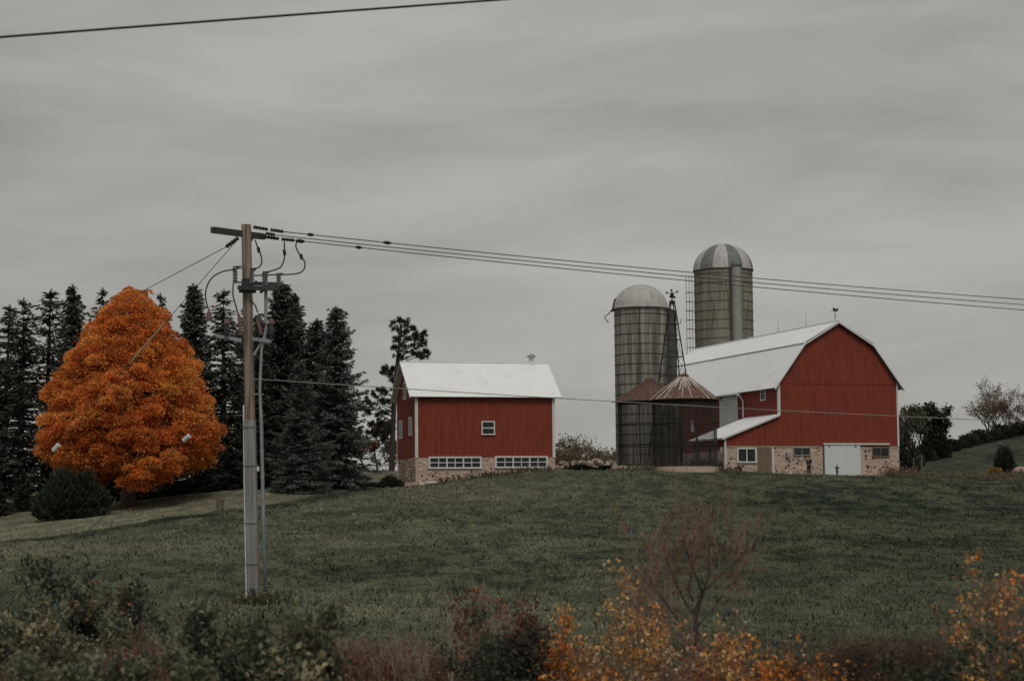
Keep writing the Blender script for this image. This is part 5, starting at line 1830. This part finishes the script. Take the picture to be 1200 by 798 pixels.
# dry stone wall from the small barn to the silo
wl = thing('fieldstone_wall', tuple(np.array(P(652, 600, 176)) * np.array([1, 1, 0]) + np.array([0, 0, gz(P(652, 600, 176).x, 176)])), 'low rough fieldstone wall from small barn to silo', 'wall')
xx0 = P(653, 600, 176).x; xx1 = P(724, 600, 178).x
for i in range(64):
    t = (i + .5) / 64
    for lay in range(2 + (rng.random() < .5)):
        x = xx0 + (xx1 - xx0) * t + rng.uniform(-.25, .25); y = 176 + 2 * t + rng.uniform(-.25, .25)
        s = rng.uniform(.16, .30)
        o = link('stone', RK[int(rng.integers(0, 6))], wl)
        o.location = (x - wl.location.x, y - wl.location.y, gz(x, y) - wl.location.z + .12 + lay * .21 + rng.uniform(-.05, .05)); o.scale = (s * 1.25, s, s); o.rotation_euler = (rng.uniform(-.3, .3), rng.uniform(-.3, .3), rng.uniform(0, 6))
st = hit(257.5, 597)
stump = thing('tree_stump', (st[0], st[1], gz(st[0], st[1])), 'short brown tree stump on the mown strip below the maple', 'stump')
mb = MB(); mb.tube([(0, 0, -.15), (0, 0, .1), (.02, 0, .45), (.03, 0, .72)], [.36, .29, .25, .25], 12); mb.build('trunk', mat('stump_bark', (0.14, 0.115, 0.085), (0.085, 0.07, 0.05), scale=4, stretch=(3, 3, .6), bump=.5), stump)
mb = MB(); mb.lathe((.03, 0, .722), [(.22, 0), (.20, .012)], 12); mb.build('cut_face', PLANK, stump)
for px, top, Y, lb in ((1072, 537, 205, 'thin weathered fence post'), (1081.5, 535, 196, 'thicker weathered fence post beside a thin one')):
    b = P(px, 600, Y); z0 = gz(b.x, Y)
    f_ = thing('fence_post', (b.x, Y, z0), lb + ' past the big barn', 'fence post')
    r = .11 if px > 1075 else .075
    h = P(px, top, Y).z - z0
    mb = MB(); mb.tube([(0, 0, -.4), (0, 0, h * .5), (.02, 0, h)], [r, r * .95, r * .9], 7); mb.build('shaft', GBARK, f_)
    mb = MB(); mb.lathe((.02, 0, h - .002), [(r * .9, 0), (r * .4, .05), (.01, .06)], 7); mb.build('cap', GBARK, f_)


# ------------------------------------------------------------------ roadside thicket in the foreground
def shrub(name, px, top_py, Y, wpx, seed, label, leafcols, nleaf, lsz=.07, stems=7, lvl=3, twig=None, sr=.018, spread=.45, low=.0, clus=.05, droop=-.1, cat='shrub', group=None, ang=.6, wander=.15, asp=.6, up=.08):
    rng = np.random.default_rng(seed)
    b = P(px, 700, Y)
    z0 = gz(b.x, Y)
    ht = P(px, top_py, Y).z - z0
    t = thing(name, (b.x, Y, z0), label, cat, group)
    br, tips = [], []
    for s in range(stems):
        a = rng.uniform(0, 6.28)
        grow(rng, (rng.normal(0, .12) * (stems > 1), rng.normal(0, .12) * (stems > 1), -.1), (math.cos(a) * spread, math.sin(a) * spread, 1), ht * .5 * rng.uniform(.8, 1.1), sr, lvl, br, tips, ang=ang, split=(2, 4), lr=.64, wander=wander, up=up)
    A = np.array([p for q in br for p in q[0]])
    kz = ht / np.percentile(A[:, 2], 97.5 if nleaf < 700 else 99.7)
    kx = (wpx / (FPX / Y)) / (np.percentile(A[:, 0], 98) - np.percentile(A[:, 0], 2))
    S = np.array([kx, kx, kz])
    for q in br:
        for i in range(len(q[0])): q[0][i] = q[0][i] * S
    link('stems', tubes_mesh('stems', br, 5, .003), t, twig or TWIG)
    if nleaf:
        T = np.array([q[0] for q in tips]) * S
        T = T[T[:, 2] > low * ht]
        ns_ = max(30, nleaf // 22)
        sub = rng.integers(0, len(T), ns_)
        i = np.where(rng.random(nleaf) < .72, sub[rng.integers(0, ns_, nleaf)], rng.integers(0, len(T), nleaf))
        C = T[i] + rng.normal(0, clus * 1.15, (nleaf, 3))
        kp = C[:, 2] > .02; C = C[kp]; i = i[kp]; n = len(C)
        D = rng.normal(size=(n, 3)) + np.array([0, 0, droop * 4])
        sz = lsz * rng.uniform(.55, 1.3, n)
        V, Fq = leaves(rng, C, D, sz, sz * asp, .18)
        cc = np.array(leafcols, float)
        patch = np.sin(T[i, 0] * 4 + seed) * .6 + np.sin(T[i, 2] * 5 + seed * 2) * .5 + rng.normal(0, .45, n)
        ci = np.clip(((patch + 1.4) / 2.8 * len(cc)).astype(int), 0, len(cc) - 1)
        link('leaves', np_mesh('leaves', V, Fq, cc[ci] * rng.uniform(.65, 1.25, (n, 1))), t, SHRUB)
    return t


DG = [(0.047, 0.061, 0.043), (0.068, 0.086, 0.058), (0.1, 0.112, 0.068)]
MG = [(0.068, 0.087, 0.057), (0.105, 0.12, 0.072), (0.15, 0.15, 0.09), (0.057, 0.072, 0.048)]
ORG = [(0.651, 0.232, 0.054), (0.806, 0.342, 0.078), (0.527, 0.17, 0.047), (0.776, 0.451, 0.154)]
YOR = [(0.82, 0.49, 0.146), (0.815, 0.539, 0.244), (0.75, 0.326, 0.098), (0.686, 0.506, 0.293)]
PALEL = [(0.595, 0.461, 0.29), (0.396, 0.265, 0.146), (0.212, 0.132, 0.079), (0.132, 0.118, 0.067)]
RUSTL = [(0.24, 0.075, 0.045), (0.165, 0.06, 0.039), (0.33, 0.12, 0.053)]
BRN = [(0.309, 0.172, 0.113), (0.236, 0.136, 0.092), (0.399, 0.236, 0.155), (0.181, 0.119, 0.082)]
# left bank
OLV = [(0.115, 0.131, 0.084), (0.169, 0.177, 0.108), (0.23, 0.223, 0.138), (0.084, 0.101, 0.069)]
YEL_ = [(0.36, 0.31, 0.18), (0.28, 0.24, 0.14)]
shrub('leafy_shrub', 88, 657, 29, 130, 201, 'dark green roadside shrub with a few orange leaves at the thicket end', DG * 4 + [(0.36, 0.17, 0.07)], 6200, .080, 11, 3, BARK)
shrub('leafy_shrub', 25, 712, 27, 110, 202, 'low grey-green shrub with some paler leaves beside the orange-flecked shrub', OLV + YEL_[:1], 4200, .085, 9, 3, TWIG)
shrub('leafy_shrub', 155, 712, 28, 90, 203, 'straggly shrub with yellowing leaf sprays and rusty tips', DG + OLV + YEL_ + [(0.24, 0.09, 0.05)], 2400, .080, 8, 3, TWIG)
shrub('leafy_shrub', 262, 706, 21, 90, 204, 'dark mixed green shrub in front of the utility pole foot', DG + OLV, 6000, .078, 11, 3, BARK)
shrub('leafy_shrub', 330, 722, 19.5, 90, 205, 'olive green shrub with large pale yellow leaves beside the pole foot', OLV + YEL_, 4200, .088, 9, 3, TWIG)
shrub('leafy_shrub', 215, 752, 19, 130, 206, 'low green shrub growing among the brown weeds', OLV + DG[1:], 5200, .078, 10, 2, TWIG)
shrub('leafy_shrub', 110, 756, 20, 130, 207, 'low mixed green and tan shrub below the dark shrub', OLV + [(0.26, 0.19, 0.12)], 5000, .078, 10, 2, TWIG)
shrub('leafy_shrub', 350, 770, 18.5, 90, 208, 'low yellow-green shrub next to the red-brown weeds', OLV + YEL_[:1], 2600, .078, 8, 2, TWIG)
shrub('bare_shrub', 172, 735, 24, 70, 209, 'rust-tipped bare twigs rising from the brown weed clump', [(0.22, 0.12, 0.08)], 300, .035, stems=8, lvl=3, twig=TWIG, sr=.008, spread=.4, ang=.5)
hw = lambda px, Y, r: (P(px, 700, Y).x, Y, r)
weeds('dead_weeds', [hw(q, 25, .35) for q in range(368, 505, 9)], 5200, .75, 1.30, BRN, 'dense patch of red-brown dead weeds by the bare pale-stemmed shrub', 221, .010, leafy=1.2)
weeds('dead_weeds', [hw(q, 25, .35) for q in range(150, 225, 9)], 2400, .70, 1.20, BRN, 'small clump of red-brown dead weeds among the green shrubs', 222, .010, leafy=1.2)
weeds('dead_weeds', [hw(q, 22, .3) for q in range(-10, 100, 9)], 2600, .65, 1.15, [(0.20, 0.135, 0.10), (0.27, 0.20, 0.155), (0.14, 0.10, 0.075)], 'dull brown dead weeds under the dark green shrubs', 223, .010, leafy=1.0)
weeds('dead_weeds', [hw(q, 27, .4) for q in range(985, 1100, 9)], 3600, .80, 1.30, [(0.15, 0.10, 0.075), (0.11, 0.075, 0.055), (0.19, 0.13, 0.095)], 'dark brown dead weeds before the orange-leaved saplings', 224, .010, leafy=1.2)
weeds('dead_weeds', [hw(q, 24, .35) for q in range(620, 990, 10)], 5200, .55, 1.05, BRN + [(0.30, 0.17, 0.08)], 'tangled brown stalks and tan leaves under the orange saplings', 226, .010, leafy=1.2)
weeds('dead_weeds', [hw(q, 31, .6) for q in range(-40, 1240, 12)], 5200, .25, .75, [(0.075, 0.08, 0.05), (0.11, 0.10, 0.06), (0.16, 0.13, 0.08)], 'rank green and tan weeds along the foot of the pasture', 225, .010, leafy=.8)
# centre
RTW = mat('red_bark_twig', (0.25, 0.185, 0.145), (0.16, 0.12, 0.095), scale=6)
shrub('bare_shrub', 535, 712, 24, 120, 231, 'bare pale-stemmed shrub with fine twigs in front of the rusty red crown', [(0.2, 0.16, 0.11)], 260, .035, stems=6, lvl=4, twig=PTWIG, sr=.016, spread=.55, ang=.75, wander=.16, up=.03)
shrub('bare_shrub', 480, 742, 24.5, 80, 232, 'smaller bare pale-stemmed shrub over the red-brown weeds', [(0.2, 0.15, 0.10)], 260, .035, stems=5, lvl=3, twig=PTWIG, sr=.014, spread=.6, ang=.75, wander=.16, up=.03)
shrub('leafy_shrub', 590, 722, 23, 120, 233, 'dense dark shrub behind the bare pale stems', DG + [(0.05, 0.04, 0.03)], 5600, .060, 10, 3, BARK)
shrub('leafy_shrub', 580, 693, 25, 90, 234, 'dark shrub crowned with deep rusty red leaves', RUSTL + [(0.30, 0.17, 0.09)], 1300, .060, 7, 3, TWIG, low=.6, spread=.6)
shrub('autumn_sapling', 657, 712, 23, 46, 235, 'upright orange-leaved sapling next to the rusty red shrub', ORG, 1500, .050, 5, 3, RTW, spread=.25)
shrub('autumn_sapling', 694, 735, 22.5, 50, 236, 'short orange and tan sapling between two taller ones', ORG + PALEL, 1300, .050, 5, 3, RTW, spread=.4)
shrub('autumn_sapling', 728, 668, 23.5, 50, 237, 'slender sapling with few cream leaves on its top', YOR + [(0.5, 0.42, 0.30)], 420, .050, 3, 3, RTW, spread=.3, low=.35)
shrub('autumn_sapling', 770, 700, 22.5, 80, 238, 'yellow-orange sapling at the base of the bare red-twigged tree', YOR + ORG, 1300, .052, 6, 3, RTW, spread=.5)
weeds('dead_weeds', [hw(q, 49.3, .35) for q in (286, 296, 302, 309, 318)], 200, .08, .45, [(0.05, 0.06, 0.04), (0.08, 0.085, 0.055), (0.30, 0.26, 0.14)], 'yellow and dark weeds round the utility pole foot', 227, .02, leafy=1.0)
# bare small tree: dark forked trunk with a fan of fine reddish twigs
YT = 22.5
tb_ = P(817, 700, YT)
rng = np.random.default_rng(239)
bt = thing('bare_tree', (tb_.x, YT, gz(tb_.x, YT)), 'small bare tree with dark forked trunk and a fan of reddish twigs', 'tree')
LT_ = lambda px, py, dy=0.0: np.array(P(px, py, YT + dy)) - np.array(bt.location)
brt, tips = [], []
DTR = mat('dark_trunk_bark', (0.075, 0.055, 0.045), (0.045, 0.033, 0.028), scale=6, stretch=(3, 3, .6), bump=.4)
main = [(LT_(817, 830), .040), (LT_(815, 790), .037), (LT_(817, 750), .033), (LT_(814, 722), .030), (LT_(823, 695), .023)]
trunk_br = [([np.array([main[0][0][0], 0, -.15])] + [p for p, r in main], [.05] + [r for p, r in main], 2)]
for pts, r in (([(823, 695), (815, 672), (806, 650), (800, 632)], .014), ([(823, 695), (830, 675), (832, 650), (829, 628)], .014), ([(824, 693), (842, 676), (856, 662), (868, 652)], .012), ([(814, 724), (800, 700), (790, 680), (782, 655)], .012), ([(817, 760), (790, 720), (768, 690), (757, 662)], .011), ([(816, 735), (838, 710), (850, 690), (862, 680)], .010), ([(816, 745), (800, 735), (788, 728)], .013), ([(812, 705), (806, 690), (812, 665), (818, 645)], .010)):
    q = [LT_(px, py, rng.normal(0, .12)) for px, py in pts]; q[0] = LT_(*pts[0])
    trunk_br.append((q, list(np.linspace(r, r * .45, len(q))), 1))
    for k in range(10):
        t = rng.uniform(.15, 1) * (len(q) - 1); i = min(int(t), len(q) - 2)
        p = q[i] + (q[i + 1] - q[i]) * (t - i)
        d = norm(norm(q[i + 1] - q[i]) + norm(rng.normal(size=3)) * .8 + np.array([0, 0, .4]))
        grow(rng, p, d, rng.uniform(.20, .50), .0045, 2, brt, tips, ang=.55, split=(2, 3), wander=.12, up=.12, lr=.7)
link('trunk', tubes_mesh('trunk', trunk_br, 7), bt, DTR)
link('twigs', tubes_mesh('twigs', brt, 4, .0030), bt, mat('pinkish_brown_twig', (0.30, 0.20, 0.155), (0.20, 0.13, 0.10), scale=6))
T = np.array([q[0] for q in tips]); i = rng.integers(0, len(T), 320); C = T[i] + rng.normal(0, .03, (320, 3))
V, Fq = leaves(rng, C, rng.normal(size=(320, 3)), .05, .035)
link('leaves', np_mesh('leaves', V, Fq, np.array([(0.28, 0.10, 0.06), (0.34, 0.18, 0.09), (0.22, 0.12, 0.08)])[rng.integers(0, 3, 320)]), bt, SHRUB)
shrub('bare_shrub', 772, 640, 24, 60, 240, 'fine reddish leafless twigs beside the dark-trunked bare tree', [(0.25, 0.15, 0.10)], 120, .035, stems=5, lvl=4, twig=RTW, sr=.010, spread=.35, ang=.5)
shrub('autumn_shrub', 868, 742, 22, 84, 241, 'bushy orange shrub beside the dark trunk', ORG + YOR[:1], 3600, .054, 8, 3, RTW, spread=.5)
shrub('autumn_shrub', 832, 728, 21.5, 84, 246, 'tan and orange brush hiding the foot of the bare tree', ORG[:2] + PALEL + BRN + YOR[:2], 2400, .052, 8, 3, RTW, spread=.5)
shrub('autumn_shrub', 800, 752, 20.5, 90, 242, 'low rusty orange and brown shrub under the bare tree', ORG[:1] + RUSTL + PALEL, 1900, .050, 8, 3, RTW, spread=.5)
shrub('autumn_shrub', 938, 752, 21, 96, 243, 'dark-stemmed shrub with scattered cream and orange leaves', PALEL + ORG[:2] + [(0.05, 0.04, 0.03), (0.04, 0.035, 0.025)], 2800, .058, 8, 3, BARK, spread=.5)
shrub('autumn_shrub', 993, 760, 22, 44, 244, 'small dark twiggy shrub with a few orange leaves', [(0.05, 0.035, 0.028), (0.07, 0.045, 0.03), (0.36, 0.16, 0.05)], 1200, .052, 6, 3, BARK)
shrub('autumn_shrub', 705, 770, 19.5, 120, 245, 'low orange and brown leafy shrub in front of the saplings', ORG + PALEL + [(0.06, 0.045, 0.03)], 2400, .050, 9, 2, RTW, spread=.6)
# right bank
shrub('autumn_sapling', 1132, 746, 20, 32, 251, 'narrow pale orange sapling standing apart before the pasture', YOR, 900, .055, 4, 3, RTW, spread=.18)
shrub('autumn_sapling', 1188, 662, 21, 96, 252, 'tall sapling with glowing yellow-orange leaves and wispy top', YOR + ORG, 800, .056, 5, 4, RTW, spread=.42, low=.30)
shrub('autumn_sapling', 1148, 692, 23, 80, 253, 'thin arching sapling with sparse brown-orange leaves', ORG[:2] + PALEL[1:3], 520, .050, 4, 4, RTW, spread=.6, low=.4)
shrub('leafy_shrub', 1178, 742, 19, 130, 254, 'dark green shrub at the foot of the yellow-orange sapling', DG + MG[:2], 4200, .070, 9, 3, BARK)
shrub('leafy_shrub', 1075, 770, 20, 80, 255, 'low dark green shrub beside the narrow pale orange sapling', DG + [(0.08, 0.06, 0.045)], 2000, .065, 7, 2, BARK)
for o in list(bpy.data.objects):
    if '_w' in o: del o['_w']
